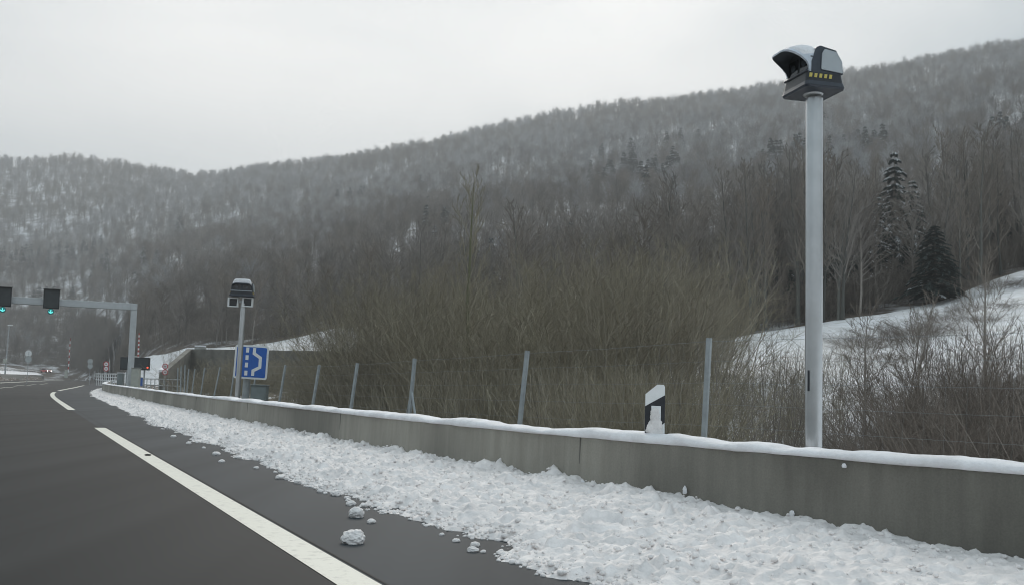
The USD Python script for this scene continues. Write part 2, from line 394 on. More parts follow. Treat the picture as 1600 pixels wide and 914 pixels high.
# ------------------------------------------------------------------ terrain
def zy(px, d, y):
    return EYE[2] + d * azel(px, y)[1]
COLS = {  # picture column: six (distance, height or ('y', picture row of the bare ground))
    -700: [(60, -.3), (400, 2.2), (440, 9), (490, 30), (620, 90), (800, 160)],
    0: [(60, -.3), (400, 2.2), (425, ('y', 569)), (480, ('y', 500)), (600, ('y', 390)), (750, ('y', 262))],
    100: [(60, -.3), (400, 2.2), (425, ('y', 573)), (470, ('y', 500)), (590, ('y', 385)), (750, ('y', 256))],
    150: [(55, -.4), (330, 1.8), (370, ('y', 575)), (410, ('y', 500)), (540, ('y', 385)), (745, ('y', 260))],
    180: [(50, -.5), (250, 1.4), (290, ('y', 575)), (350, ('y', 505)), (500, ('y', 388)), (735, ('y', 266))],
    208: [(47, -.5), (190, 1.0), (225, ('y', 565)), (300, ('y', 498)), (480, ('y', 386)), (725, ('y', 270))],
    240: [(45, -.6), (150, 0.8), (195, ('y', 554)), (280, ('y', 490)), (460, ('y', 388)), (715, ('y', 274))],
    290: [(40, -.8), (125, 1.0), (180, ('y', 541)), (260, ('y', 480)), (440, ('y', 385)), (680, ('y', 281))],
    400: [(35, -1.), (110, 3.0), (165, ('y', 534)), (235, ('y', 470)), (405, ('y', 370)), (625, ('y', 274))],
    520: [(35, -1.), (105, 3.4), (150, ('y', 511)), (215, ('y', 450)), (380, ('y', 350)), (600, ('y', 260))],
    640: [(33, -1.), (75, ('y', 580)), (110, ('y', 545)), (185, ('y', 455)), (350, ('y', 335)), (580, ('y', 234))],
    800: [(30, -1.), (66, ('y', 585)), (92, ('y', 558)), (165, ('y', 455)), (330, ('y', 315)), (570, ('y', 201))],
    1000: [(28, -1.), (60, ('y', 588)), (84, ('y', 548)), (155, ('y', 440)), (320, ('y', 290)), (560, ('y', 172))],
    1100: [(26, -1.), (55, ('y', 590)), (80, ('y', 533)), (150, ('y', 430)), (310, ('y', 275)), (550, ('y', 160))],
    1310: [(24, -1.), (50, ('y', 580)), (82, ('y', 497)), (150, ('y', 405)), (300, ('y', 250)), (540, ('y', 132))],
    1470: [(22, -1.), (50, ('y', 572)), (89, ('y', 469)), (155, ('y', 390)), (300, ('y', 225)), (530, ('y', 106))],
    1600: [(20, -1.), (48, ('y', 572)), (96, ('y', 427)), (160, ('y', 365)), (300, ('y', 195)), (520, ('y', 86))],
    2400: [(20, -.8), (48, 3.), (98, 15.), (165, 33.), (300, 85.), (520, 175.)],
}
for px in COLS:                             # the hill is farther back than its foot: stretch the last three nodes
    n_ = COLS[px]
    def back(node, k):
        return (node[0] * k, node[1] if isinstance(node[1], tuple) else 1.35 + (node[1] - 1.35) * k)
    COLS[px] = n_[:3] + [back(n_[3], 1.1), back(n_[4], 1.3), back(n_[5], 1.45)]
caz, cd, cz = [], [], []
for px, nodes in COLS.items():
    caz.append(azel(px, 585)[0]); cd.append([n[0] for n in nodes])
    cz.append([zy(px, n[0], n[1][1]) if isinstance(n[1], tuple) else n[1] for n in nodes])
caz, cd, cz = [-PI] + caz + [PI], [cd[0]] + cd + [cd[0]], [cz[0]] + cz + [cz[0]]
caz, cd, cz = np.array(caz), np.array(cd, float), np.array(cz, float)
cd = np.c_[cd, cd[:, -1] + 260]; cz = np.c_[cz, cz[:, -1] - 30]
FD, FZ = PchipInterpolator(caz, cd, axis=0), PchipInterpolator(caz, cz, axis=0)
def smoothstep(a, b, x):
    t = np.clip((x - a) / (b - a), 0, 1); return t * t * (3 - 2 * t)
def terrain_fix(x, y, z, t):
    """cuts the motorway through the terrain, adds bumps on the hill"""
    xy = np.stack([x, y], -1)
    o, s = nearest(L, xy)
    q, _ = nearest(B, xy)                       # left of barrier positive
    d = np.hypot(x, y)
    amp = np.clip((d - 100) / 250, 0, 1)
    z = z + amp * 9.0 * (fbm(np.stack([x / 70, y / 70, 0 * x], -1), 4, 3) - 0.5) + np.clip((d - 20) / 60, 0, 1) * 0.9 * (fbm(np.stack([x / 9, y / 9, 0 * x], -1), 3, 8) - 0.5)
    inroad = s < sL[-1] - 3
    # road corridor, from the barrier (o = -4.5) to the wall on the far side (o = 20)
    fy = smoothstep(110, 150, y)
    k = smoothstep(-9.0 - 1 * fy, -4.6 + 2.2 * fy, o) * (1 - smoothstep(18.4, 18.8, o)) * inroad
    z = z * (1 - k) + (-0.12) * k
    k2 = smoothstep(18.4, 18.8, o) * (1 - smoothstep(37, 48, o)) * inroad
    z = z * (1 - k2) + (1.4 + 0.75 * smoothstep(18.8, 21, o)) * k2
    # the barrier's own near curve: the ground stays low on the road side of it
    k3 = smoothstep(-1.4, -0.5, q) * (d < 60)
    z = z * (1 - k3) - 0.12 * k3
    return z
def terrain(az, t):
    """position for azimuth and node parameter t in 0..6 (t<0: from the camera to the first node)"""
    D, Z = FD(az), FZ(az)
    tt = np.clip(t, 0, 6)
    i = np.clip(tt.astype(int), 0, 5); f = tt - i
    k = np.arange(len(az))
    sf = f
    d = D[k, i] * (1 - f) + D[k, i + 1] * f
    # heights: piecewise linear softened
    z = Z[k, i] * (1 - sf) + Z[k, i + 1] * sf
    below = t < 0
    d = np.where(below, D[:, 0] * (1 + t) + 0.6 * (-t), d)
    z = np.where(below, Z[:, 0] * np.clip(1 + t, 0, 1) * 1.0 + (-0.4) * (-t), z)
    x, y = np.sin(az) * d, np.cos(az) * d
    return x, y, z
def pt_terrain(az, t):
    az, t = np.atleast_1d(az).astype(float), np.atleast_1d(t).astype(float)
    x, y, z = terrain(az, t)
    return np.stack([x, y, terrain_fix(x, y, z, t)], -1)
AZ = np.unique(np.r_[np.linspace(-PI, -0.75, 40), np.linspace(-0.75, 0.75, 420), np.linspace(0.75, PI, 40)])
def sheet(ts):
    a, t = np.meshgrid(AZ, ts, indexing='ij')
    p = pt_terrain(a.ravel(), t.ravel())
    n, m = len(AZ), len(ts)
    i, j = np.meshgrid(np.arange(n - 1), np.arange(m - 1), indexing='ij')
    q = np.stack([i * m + j, i * m + j + 1, (i + 1) * m + j + 1, (i + 1) * m + j], -1).reshape(-1, 4)
    f = np.vstack([q[:, [0, 2, 1]], q[:, [0, 3, 2]]])
    mm = trimesh.Trimesh(p, f, process=False)
    if mm.face_normals[:, 2].mean() < 0: mm.invert()
    return mm
def faces_of(m, sel):
    q = m.copy(); q.update_faces(sel); q.remove_unreferenced_vertices(); return q
_g = sheet(np.r_[np.linspace(-1, 0, 60), np.linspace(0, 0.9, 20)[1:]])
_c = _g.triangles_center; _az = np.arctan2(_c[:, 0], _c[:, 1])
_open = (_az > azel(1085, 585)[0]) & (nearest(B, _c[:, :2])[0] < -0.8)
struct('ground', faces_of(_g, ~_open), 'brush_ground', True)
struct('snowy_ground', faces_of(_g, _open), 'snow_ground', True)
_m = sheet(np.linspace(0.9, 2.0, 30))
_c = _m.triangles_center; _left = np.arctan2(_c[:, 0], _c[:, 1]) < azel(176, 585)[0]
struct('meadow', faces_of(_m, ~_left), 'meadow_snow', True)
struct('valley_floor', faces_of(_m, _left), 'litter_ground', True)
struct('hill_foot', sheet(np.linspace(2.0, 3.0, 40)), 'litter_ground', True)
struct('hill', sheet(np.r_[np.linspace(3.0, 5.0, 60), np.linspace(5, 6, 14)[1:]]), 'hill_ground', True)
from scipy.spatial import cKDTree
_a, _t = np.meshgrid(np.linspace(-1.0, 1.0, 500), np.linspace(-1, 6, 420), indexing='ij')
_P = pt_terrain(_a.ravel(), _t.ravel()); _T = cKDTree(_P[:, :2])
def ground_z(x, y):
    dd, i = _T.query(np.stack([np.asarray(x, float), np.asarray(y, float)], -1), k=3)
    w = 1 / (dd + 1e-3)
    return (_P[i, 2] * w).sum(-1) / w.sum(-1)

# ------------------------------------------------------------------ road
sl = np.arange(2, sL[-1] - 4, 2.0)
def band(line_s, o0, o1, z, n=2):
    """a flat strip between two offsets to the left of L"""
    cols = [L_at(line_s, o0 + (o1 - o0) * k / (n - 1)) for k in range(n)]
    v = np.stack(cols, 1); m = n
    p = np.c_[v.reshape(-1, 2), np.full(v.shape[0] * m, z)]
    i, j = np.meshgrid(np.arange(len(line_s) - 1), np.arange(m - 1), indexing='ij')
    q = np.stack([i * m + j, i * m + j + 1, (i + 1) * m + j + 1, (i + 1) * m + j], -1).reshape(-1, 4)
    mm = trimesh.Trimesh(p, np.vstack([q[:, [0, 1, 2]], q[:, [0, 2, 3]]]), process=False)
    if mm.face_normals[:, 2].mean() < 0: mm.invert()
    return mm
road = tag(UsdGeom.Xform.Define(stage, numbered('/World/road')), None, None, None, 'structure')
obj('carriageway', band(sl, 0.0, 18.45, 0.0, 6), 'asphalt', road)
# the emergency lane lies between L and the barrier
lanepoly_a = L_at(sl, 0.0)
Bf = B[(B[:, 1] > -6)]
inner = offset(Bf, -0.12)
lane_poly = sg.Polygon(np.vstack([L_at(np.arange(s_at_y(-8), s_at_y(127), 1.0), 0.0), inner[np.searchsorted(inner[:, 1], 127)::-1] if inner[0, 1] < inner[-1, 1] else inner])).buffer(0)
v2, f2 = trimesh.creation.triangulate_polygon(lane_poly, engine='earcut')
el = trimesh.Trimesh(np.c_[v2, np.zeros(len(v2))], f2, process=False)
if el.face_normals[:, 2].mean() < 0: el.invert()
obj('emergency_lane', el, 'shoulder_asphalt', road)
sfar = np.arange(s_at_y(127), sL[-1] - 4, 2.0)
obj('far_shoulder', band(sfar, -3.6, 0.0, 0.0), 'shoulder_asphalt', road)
# markings
W = 0.28
def dash(y0, y1, o=0.0, w=W, name='lane_marking'):
    ss = np.linspace(s_at_y(y0), s_at_y(y1), max(2, int(abs(y1 - y0)) + 2))
    return obj(name, band(ss, o + w / 2, o - w / 2, 0.005), 'road_paint', road)
yL = lambda x, y: at_z(x, y, 0)[1]
dash(-14, yL(156, 668)); dash(yL(112, 640), yL(82.5, 612)); dash(yL(88, 611) + 4, 150)
for (x, y, l) in ((10, 605, 6), (30, 602, 7), (49, 600.8, 8), (69, 599.3, 9)):
    p = at_z(x, y, 0); oo, ss = nearest(L, p[None, :2])
    ss = np.linspace(ss[0] - l, ss[0] + l, 8)
    obj('lane_marking', band(ss, oo[0] + 0.12, oo[0] - 0.12, 0.005), 'road_paint', road)
o_edge = float(np.mean(nearest(L, np.array([at_z(x, y, 0)[:2] for x, y in ((0, 597), (60, 595.5))]))[0]))
obj('edge_line', band(np.arange(2, sL[-1] - 4, 2.0), o_edge + 0.45, o_edge - 0.45, 0.005), 'road_paint', road)
# a seam between the two asphalt courses
obj('seam', band(np.arange(s_at_y(-8), s_at_y(60), 1.0), -0.17, -0.19, 0.004), 'asphalt', road)

# far side: retaining wall, snow strip, upper road, guard rails
sf = np.arange(s_at_y(40), sL[-1] - 6, 2.0)
w_ = thing('median_wall', 'low grey concrete wall along the far edge of the motorway', 'wall')
obj('wall', sweep(np.c_[L_at(sf, 18.6), np.zeros(len(sf))], [(-.15, -.1), (-.12, 1.42), (.15, 1.42), (.15, -.1)]), 'coping', w_)
def slope_band(o0, z0, o1, z1):
    a_, b_ = np.c_[L_at(sf, o0), np.full(len(sf), z0)], np.c_[L_at(sf, o1), np.full(len(sf), z1)]
    p = np.stack([a_, b_], 1).reshape(-1, 3); i = np.arange(len(sf) - 1) * 2
    m = trimesh.Trimesh(p, np.vstack([np.stack([i, i + 2, i + 3], 1), np.stack([i, i + 3, i + 1], 1)]), process=False)
    if m.face_normals[:, 2].mean() < 0: m.invert()
    return m
struct('snow_strip', slope_band(18.74, 1.44, 20.8, 2.27), 'far_snow')
struct('upper_road', band(sf, 20.8, 28.0, 2.25), 'far_asphalt')
struct('snow_verge', slope_band(28.0, 2.27, 31.0, 2.36), 'far_snow')
def guard_rail(o, z, s0, s1, label, posts=4.0, group=None):
    g = thing('guard_rail', label, 'guard rail', group=group)
    ss = np.arange(s0, s1, 2.0)
    P = np.c_[L_at(ss, o), np.full(len(ss), z)]
    prof = [(-.02, .45), (.03, .49), (-.02, .53), (-.02, .57), (.03, .61), (-.02, .65), (-.05, .65), (-.05, .45)]
    obj('rail', sweep(P, prof), 'galvanised', g)
    for s in np.arange(s0 + 1, s1 - 1, posts):
        q = L_at(s, o)
        obj('post', box(.1, .06, .72, (q[0], q[1], z + .30)), 'galvanised', g)
    return g
guard_rail(20.9, 2.27, s_at_y(150), sL[-1] - 8, 'grey steel guard rail in front of the red car', 8.0)
guard_rail(28.6, 2.27, s_at_y(150), sL[-1] - 8, 'grey steel guard rail behind the red car', 8.0)

# ------------------------------------------------------------------ barrier and its snow
bar = thing('concrete_barrier', 'long grey concrete barrier along the emergency lane, capped with snow', 'barrier')
prof = np.array([(-.03, -.25), (.0, B_H - .02), (.02, B_H), (.32, B_H), (.34, B_H - .02), (.37, -.25)])
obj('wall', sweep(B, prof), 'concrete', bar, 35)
mat('joint_filler', (0.07, 0.07, 0.065), 0.9)
for s_ in np.arange(3.2, sB[-1] - 2, 8.0):
    c_ = np.array([np.interp(s_, sB, B[:, k]) for k in range(2)]); d_ = np.array([np.interp(s_, sB, tB[:, k]) for k in range(2)])
    T_ = frame((c_[0] + .006 * d_[1], c_[1] - .006 * d_[0], 0.37), np.r_[d_, 0])
    m_ = box(.009, .030, .84); m_.apply_transform(T_); obj('joint', m_, 'joint_filler', bar)
def capstrip():
    sel = B[::1]; s = arc(sel); n = len(sel)
    # resample finely near the camera
    ss = []; x = 0.0
    dist = np.linalg.norm(sel, axis=1)
    while x < s[-1] - 0.5:
        ss.append(x); x += max(0.035, 0.0035 * np.interp(x, s, dist))
    ss = np.array(ss)
    P = np.stack([np.interp(ss, s, sel[:, k]) for k in range(2)], 1)
    m = 15; a = np.linspace(0, PI, m)
    h = 0.082 + 0.11 * (fbm(np.c_[ss / 1.0, 0 * ss, 0 * ss], 3, 5) - 0.45) + 0.02 * (fbm(np.c_[ss / .2, 0 * ss, 0 * ss], 2, 6) - 0.5)
    thin = smoothstep(16, 40, np.linalg.norm(P, axis=1)); h = h * (1 - 0.45 * thin)
    h = np.maximum(h, 0.02)
    prof = np.zeros((len(ss), m + 2, 2))
    wob = 0.05 * (fbm(np.c_[ss / .35, 0 * ss + 3, 0 * ss], 3, 9) - 0.5)
    c, si = np.cos(a), np.sin(a)
    prof[:, 1:m + 1, 0] = 0.165 - np.sign(c) * np.abs(c) ** .7 * (0.185 + wob[:, None])
    prof[:, 1:m + 1, 1] = B_H - 0.012 + h[:, None] * np.abs(si)[None] ** 0.55
    q = np.concatenate([np.repeat(ss[:, None, None], m, 1), prof[:, 1:m + 1]], 2)
    prof[:, 1:m + 1, 1] += 0.012 * (fbm(q / 0.07, 3, 11) - 0.5) * si[None] ** .3
    prof[:, 0] = prof[:, 1] + [0.035, -0.012]; prof[:, -1] = prof[:, -2] + [-0.035, -0.012]
    return sweep(P, prof)
tag(obj('snow_ridge', capstrip(), 'snow', None, True), 'continuous ridge of fresh snow lying on top of the concrete barrier', 'snow', None)

# snow bank thrown up by the plough against the barrier
SE_ = np.array([at_z(x, y, 0)[:2] for x, y in ((1250, 1060), (1080, 980), (930, 914), (770, 858), (600, 792), (440, 738), (300, 683), (215, 650), (192, 630), (125, 603.5))])
def snow_rows():
    d = np.linalg.norm(B, axis=1); s = arc(B); ss = []; x = 6.0
    while x < float(np.interp(124, B[:, 1], s)):
        ss.append(x); x += max(0.016, 0.0024 * np.interp(x, s, d))
    return np.array(ss)
ss = snow_rows()
Pb = np.stack([np.interp(ss, sB, B[:, k]) for k in range(2)], 1)
tb = np.stack([np.interp(ss, sB, tB[:, k]) for k in range(2)], 1); tb /= np.linalg.norm(tb, axis=1, keepdims=True)
lb = np.stack([-tb[:, 1], tb[:, 0]], 1)
qe, se = nearest(B, SE_[:8])
qe, se = np.r_[qe, 1.25, 0.95, 0.6], np.r_[se, 64, 95, 146]
o_ = np.argsort(se)
wid = np.interp(ss, se[o_], qe[o_]) - 0.03
NC = 128
u = np.linspace(0, 1, NC)
dcam = np.linalg.norm(Pb, axis=1)
hb = np.interp(dcam, [5, 8.2, 9.4, 11, 16, 26, 60, 120, 128], [0.08, 0.10, 0.20, 0.27, 0.30, 0.27, 0.24, 0.16, 0.05])
tt = u[None] * (wid + 0.30)[:, None]
x = Pb[:, None, 0] + lb[:, None, 0] * tt; y = Pb[:, None, 1] + lb[:, None, 1] * tt
q3 = np.stack([x, y, 0 * x], -1)
def billow(p, seed):
    return 1 - np.abs(2 * fbm(p, 3, seed) - 1) * 2
inside = wid[:, None] - tt + 0.75 * (fbm(q3 / 1.1, 3, 21) - .5) + 0.40 * (fbm(q3 / 0.22, 3, 22) - .5)
rise = np.clip(inside / 0.42, -0.6, 1)
rise = np.where(rise > 0, np.abs(rise) ** .75, rise)
uu = np.clip(tt / wid[:, None], 0, 1)
body = (0.32 + 0.68 * (1 - uu) ** 0.9) * hb[:, None] * rise
lump = 0.13 * (fbm(q3 / 0.60, 3, 31) - .5) + 0.038 * (billow(q3 / 0.24, 33) - .4) + 0.024 * (billow(q3 / 0.10, 34) - .4) + 0.055 * (fbm(q3 / 0.045, 3, 35) - .5)
lump += 0.06 * np.clip((noise(q3 / 0.11, 37) - 0.70) / 0.3, 0, 1) + 0.09 * np.clip((noise(q3 / 0.19, 39) - 0.80) / 0.2, 0, 1)
lump *= np.clip(0.55 + 0.45 * np.clip((dcam[:, None] - 7.0) / 4, 0, 1) + 0.3 * uu, 0, 1)
z = body + lump * np.clip(rise + .25, 0.0, 1) * np.clip(hb[:, None] / 0.2, 0.5, 1)
z = np.maximum(z, -0.02); z[:, -1] = -0.02
z[:, 0] = np.maximum(z[:, 0], 0.03)
n, m = z.shape
i, j = np.meshgrid(np.arange(n - 1), np.arange(m - 1), indexing='ij')
q = np.stack([i * m + j, i * m + j + 1, (i + 1) * m + j + 1, (i + 1) * m + j], -1).reshape(-1, 4)
q = q[(z.ravel()[q] > -0.019).any(1)]
bank = trimesh.Trimesh(np.stack([x, y, z], -1).reshape(-1, 3), np.vstack([q[:, [0, 1, 2]], q[:, [0, 2, 3]]]), process=False)
bank.remove_unreferenced_vertices()
if bank.face_normals[:, 2].mean() < 0: bank.invert()
rng = np.random.default_rng(11)
def snow_lump(r, seed, squash=0.75, sub=3):
    m = trimesh.creation.icosphere(sub, 1.0)
    v = m.vertices
    k = 1 + 0.55 * (fbm(v * 1.3 + seed * 7.1, 3, seed) - .5) + 0.35 * (fbm(v * 3.6 + seed, 2, seed + 5) - .5)
    v = v * k[:, None] * [1.1, 1.0, squash]
    v[:, 2] = np.maximum(v[:, 2], -squash * 0.62)
    v[:, 2] += squash * 0.60
    m.vertices = v * r
    return m
lumpset = [snow_lump(1.0, 100 + k, 0.8, 2) for k in range(10)]
bits = [bank]
crumbs = [snow_lump(1.0, 150 + k, 0.85, 1) for k in range(8)]
kk = 0
on = np.argwhere((z > -0.012) & (dcam[:, None] < 40))
edge_ = on[(np.abs(inside[on[:, 0], on[:, 1]]) < 0.22)]
pick = np.vstack([on[rng.integers(0, len(on), 5200)], edge_[rng.integers(0, len(edge_), 3600)]])
for k in range(8):
    pk = pick[k::8]; c_ = len(pk)
    r_ = np.exp(rng.normal(math.log(.0125), .5, c_)).clip(.006, .030)
    a_ = rng.uniform(0, 6.28, c_); ca, sa = np.cos(a_), np.sin(a_)
    v = crumbs[k].vertices
    vx = v[None, :, 0] * ca[:, None] - v[None, :, 1] * sa[:, None]; vy = v[None, :, 0] * sa[:, None] + v[None, :, 1] * ca[:, None]
    V = np.stack([vx, vy, np.broadcast_to(v[None, :, 2], vx.shape)], -1) * r_[:, None, None]
    V += np.stack([x[pk[:, 0], pk[:, 1]] + rng.normal(0, .02, c_), y[pk[:, 0], pk[:, 1]] + rng.normal(0, .02, c_), np.maximum(z[pk[:, 0], pk[:, 1]], 0) - .3 * r_], -1)[:, None]
    F = crumbs[k].faces[None] + (np.arange(c_) * len(v))[:, None, None]
    bits.append(trimesh.Trimesh(V.reshape(-1, 3), F.reshape(-1, 3), process=False))
tag(obj('snow_bank', cat_(bits), 'plough_snow', None, True), 'lumpy ploughed snow piled along the foot of the concrete barrier', None, None, 'stuff')

# lumps of snow that rolled onto the asphalt
def lump_at(px, py, wpx, label, group, seed, sq=0.78):
    p = at_z(px, py, 0.0)
    r = wpx * p[1] / FPX / 2 / 1.12
    mm = snow_lump(r, seed, sq, 4 if wpx > 15 else 3)
    mm.apply_translation([p[0], p[1] + r * .5, -0.004])
    return tag(obj('snow_lump', mm, 'plough_snow', None, True), label, 'snow lump', group)
lump_at(551, 849, 36, 'largest round lump of snow lying alone on the dark asphalt', None, 3, 0.85)
lump_at(556, 808, 24, 'second largest snow lump, on the asphalt just behind the largest one', None, 14, 0.95)
lump_at(580, 817, 14, 'small flat snow lump right of the two large lumps', None, 25, 0.7)
for k, (px, py, w) in enumerate([(437, 748, 15), (448, 749, 9), (465, 755, 13), (500, 769, 11), (508, 771, 7), (525, 774, 17), (544, 782, 9), (548, 789, 15), (568, 791, 12), (542, 779, 10),
                                 (270, 683, 9), (294, 693, 8), (318, 700, 6), (337, 711, 13), (346, 722, 10), (203, 646, 5), (690, 836, 9), (713, 846, 12), (742, 853, 15), (738, 862, 17), (755, 863, 10),
                                 (665, 822, 7), (641, 812, 8), (600, 797, 8), (484, 761, 8), (400, 732, 9), (372, 716, 10), (783, 866, 9), (812, 880, 12)]):
    lump_at(px, py, w, 'small snow lump on the asphalt along the edge of the ploughed snow', 'small snow lumps beside the snow bank', 40 + k, 0.7)
# clots of snow stuck to the wall and standing on the bank's crest
for k, (px, py, w, h, lab) in enumerate([(912, 756, 9, 13, 'snow clot on the wall foot, left of the white marker post'), (1030, 777, 7, 11, 'snow clot at the wall foot straight below the marker post'),
                                         (1071, 767, 7, 15, 'narrow snow clot stuck on the wall face right of the marker post'), (1319, 728, 7, 8, 'tiny snow clot high on the barrier face right of the tall pole'),
                                         (1238, 803, 8, 11, 'snow clot at the wall foot left of the tall pole'), (770, 735, 8, 12, 'pointed snow clot on the crest of the bank, second from the left'),
                                         (668, 715, 10, 12, 'pointed snow clot on the crest of the bank, leftmost one')]):
    c = B_under(px, 0.045)
    p = at_y(px, py, c[1])
    q, _ = nearest(B, p[None, :2])
    mm = snow_lump(1.0, 80 + k, 1.0, 3)
    sc = c[1] / FPX / 2
    mm.apply_scale([w * sc, .6 * w * sc, h * sc])
    th = math.atan2(-0.6, 0.8)
    mm.apply_transform(trimesh.transformations.rotation_matrix(math.radians(130), [0, 0, 1]))
    mm.apply_translation([c[0], c[1], p[2] - h * sc * .5])
    tag(obj('snow_clot', mm, 'snow', None, True), lab, 'snow clot')
# a dark scrap on the line
p = at_z(231, 711, 0.006)
tag(obj('dark_scrap', snow_lump(0.05, 5, .35, 2).apply_translation(p), 'debris'), 'small dark scrap lying on the white road line', 'scrap')

# ------------------------------------------------------------------ fence behind the barrier
FENCE_OFF = -1.5
fence = thing('wire_fence', 'galvanised wire fence with leaning steel posts behind the snow capped barrier', 'fence')
POSTS = [(1108, 528, 1100, 683), (824, 548, 812, 662), (648, 560, 640, 645), (558.5, 567, 548, 640), (499, 570, 488, 635), (446, 570, 436, 630),
         (402, 571, 393, 628), (367, 572, 360, 622), (344, 573, 335, 616), (320, 574, 314, 614), (304.5, 576, 300, 613), (295, 576, 292, 612), (289, 570, 288, 612), (283, 572, 282, 610), (278, 574, 277, 610)]
tops, lows = [], []
for k, (x0, y0, x1, y1) in enumerate(POSTS):
    b = B_under(x1, FENCE_OFF - (0.25, .8, 1.7)[k - 4] if 4 <= k <= 6 else (FENCE_OFF - 1.7 if k > 6 else FENCE_OFF))
    yy = b[1]
    lo = at_y(x1, y1, yy); hi = at_y(x0, y0, yy)
    ax = hi - lo
    bot = lo - ax / ax[2] * (lo[2] + 0.6)
    tops.append(hi); lows.append(bot)
    zd = ax / np.linalg.norm(ax); xd = np.array([.8, -.6, 0]); xd = xd - zd * (zd @ xd); xd /= np.linalg.norm(xd)
    T = np.eye(4); T[:3, 0], T[:3, 1], T[:3, 2], T[:3, 3] = xd, np.cross(zd, xd), zd, bot
    ln = np.linalg.norm(hi - bot)
    wpost = 0.058 if k == 0 else 0.062
    pm = cat_([box(wpost, .008, ln, (0, -.02, ln / 2)), box(.008, .045, ln, (-wpost / 2 + .004, .004, ln / 2)), box(.008, .045, ln, (wpost / 2 - .004, .004, ln / 2)), box(wpost, .05, .006, (0, 0, ln))])
    pm.apply_transform(T)
    obj('post', pm, 'post_steel', fence)
tops, lows = np.array(tops), np.array(lows)
def brace(k, side):
    a = tops[k] * .74 + lows[k] * .26
    d = tops[k - 1] - tops[k] if side > 0 else tops[k + 1] - tops[k]
    d = d / np.linalg.norm(d)
    f = np.array([a[0], a[1], 0]) + d * 0.75; f[2] = -.4
    obj('brace', cyl(a, f, .024, n=8), 'post_steel', fence)
brace(2, -1); brace(2, 1); brace(9, -1)
# on past the frame, parallel to the barrier
ext = [tops[0] + (tops[0] - tops[1]) * .75 * np.array([1, 1, 0]) + k * np.array([2.2, -2.6, 0]) for k in range(1, 3)]
extl = [e - np.array([.1, 0, 2.6]) for e in ext]
for e, l in zip(ext, extl):
    obj('post', cyl(l, e, .03, n=6), 'post_steel', fence)
T2, L2 = np.vstack([ext[::-1], tops]), np.vstack([extl[::-1], lows])
segs = []
wr = [.985, .89, .79, .69, .59, .49, .40, .31, .22]
for fr in wr:
    pts = L2 * (1 - fr) + T2 * fr
    r = 0.0015 if fr < .95 else .0020
    for a, b in zip(pts[:-1], pts[1:]):
        mid = (a + b) / 2 - [0, 0, .012]
        segs.append(cyl(a, mid, r, n=3, caps=False)); segs.append(cyl(mid, b, r, n=3, caps=False))
obj('wire_strands', cat_(segs), 'post_steel', fence)
segs = []
for i in range(len(T2) - 1):
    cnt = int(np.linalg.norm(T2[i + 1] - T2[i]) / .22)
    if np.linalg.norm(T2[i]) > 32: cnt //= 3
    for k in range(1, cnt):
        f = k / cnt
        a = (L2[i] * .78 + T2[i] * .22) * (1 - f) + (L2[i + 1] * .78 + T2[i + 1] * .22) * f
        b = (L2[i] * .02 + T2[i] * .98) * (1 - f) + (L2[i + 1] * .02 + T2[i + 1] * .98) * f
        segs.append(cyl(a, b, 0.0005, n=3, caps=False))
tag(obj('mesh_wires', cat_(segs), 'post_steel', fence), None, None, None, 'stuff')

# ------------------------------------------------------------------ marker post on the barrier
c = B_under(1022, -0.14)
base = at_y(1022.5, 688, c[1]); px_m = c[1] / FPX
T = frame((base[0], c[1], 0.79), (1, -0.15, 0))
dp = thing('marker_post', 'white marker post with black slanted band standing on the barrier', 'marker post')
w, h = 31 * px_m, 89 * px_m
def inpoly(pts): return sg.Polygon([(x * w - w / 2, z * h) for x, z in pts])
# slightly narrower at the back: hollow triangular column
body = prism(inpoly([(0, 0), (1, 0), (.985, .965), (.93, 1.0), (.60, 1.0), (0.02, .83)]), .12, T)
obj('body', body, 'white_paint', dp)
Tf = T.copy(); Tf[:3, 3] -= T[:3, 1] * .004
obj('band', prism(inpoly([(0.015, .05), (.16, .05), (.16, .25), (.7, .25), (1.0, .345), (.993, .82), (0.012, .62)]), .006, Tf), 'delineator_black', dp)
Tf = T.copy(); Tf[:3, 3] -= T[:3, 1] * .009
obj('reflector', prism(inpoly([(.32, .26), (.80, .26), (.80, .63), (.32, .63)]), .006, Tf), 'reflector', dp)
# wet snow thrown against it
sn = []
rg = np.random.default_rng(4)
for k in range(26):
    z_ = rg.uniform(0.0, .53); xw = .46 + rg.normal(0, .09) * (1.0 - z_ * .7) - .06 * z_
    mm = lumpset[k % 10].copy(); mm.apply_scale(rg.uniform(.05, .085) * (1.2 - z_) ); mm.apply_scale([.72, .36, 1.1])
    q = T @ np.array([(xw + .07) * w - w / 2 , -.012, z_ * h, 1]); mm.apply_translation(q[:3] - [0, 0, .02]); sn.append(mm)
tag(obj('snow_splatter', cat_(sn), 'plough_snow', None, True), 'wet snow stuck to the front of the white marker post', 'snow clot')

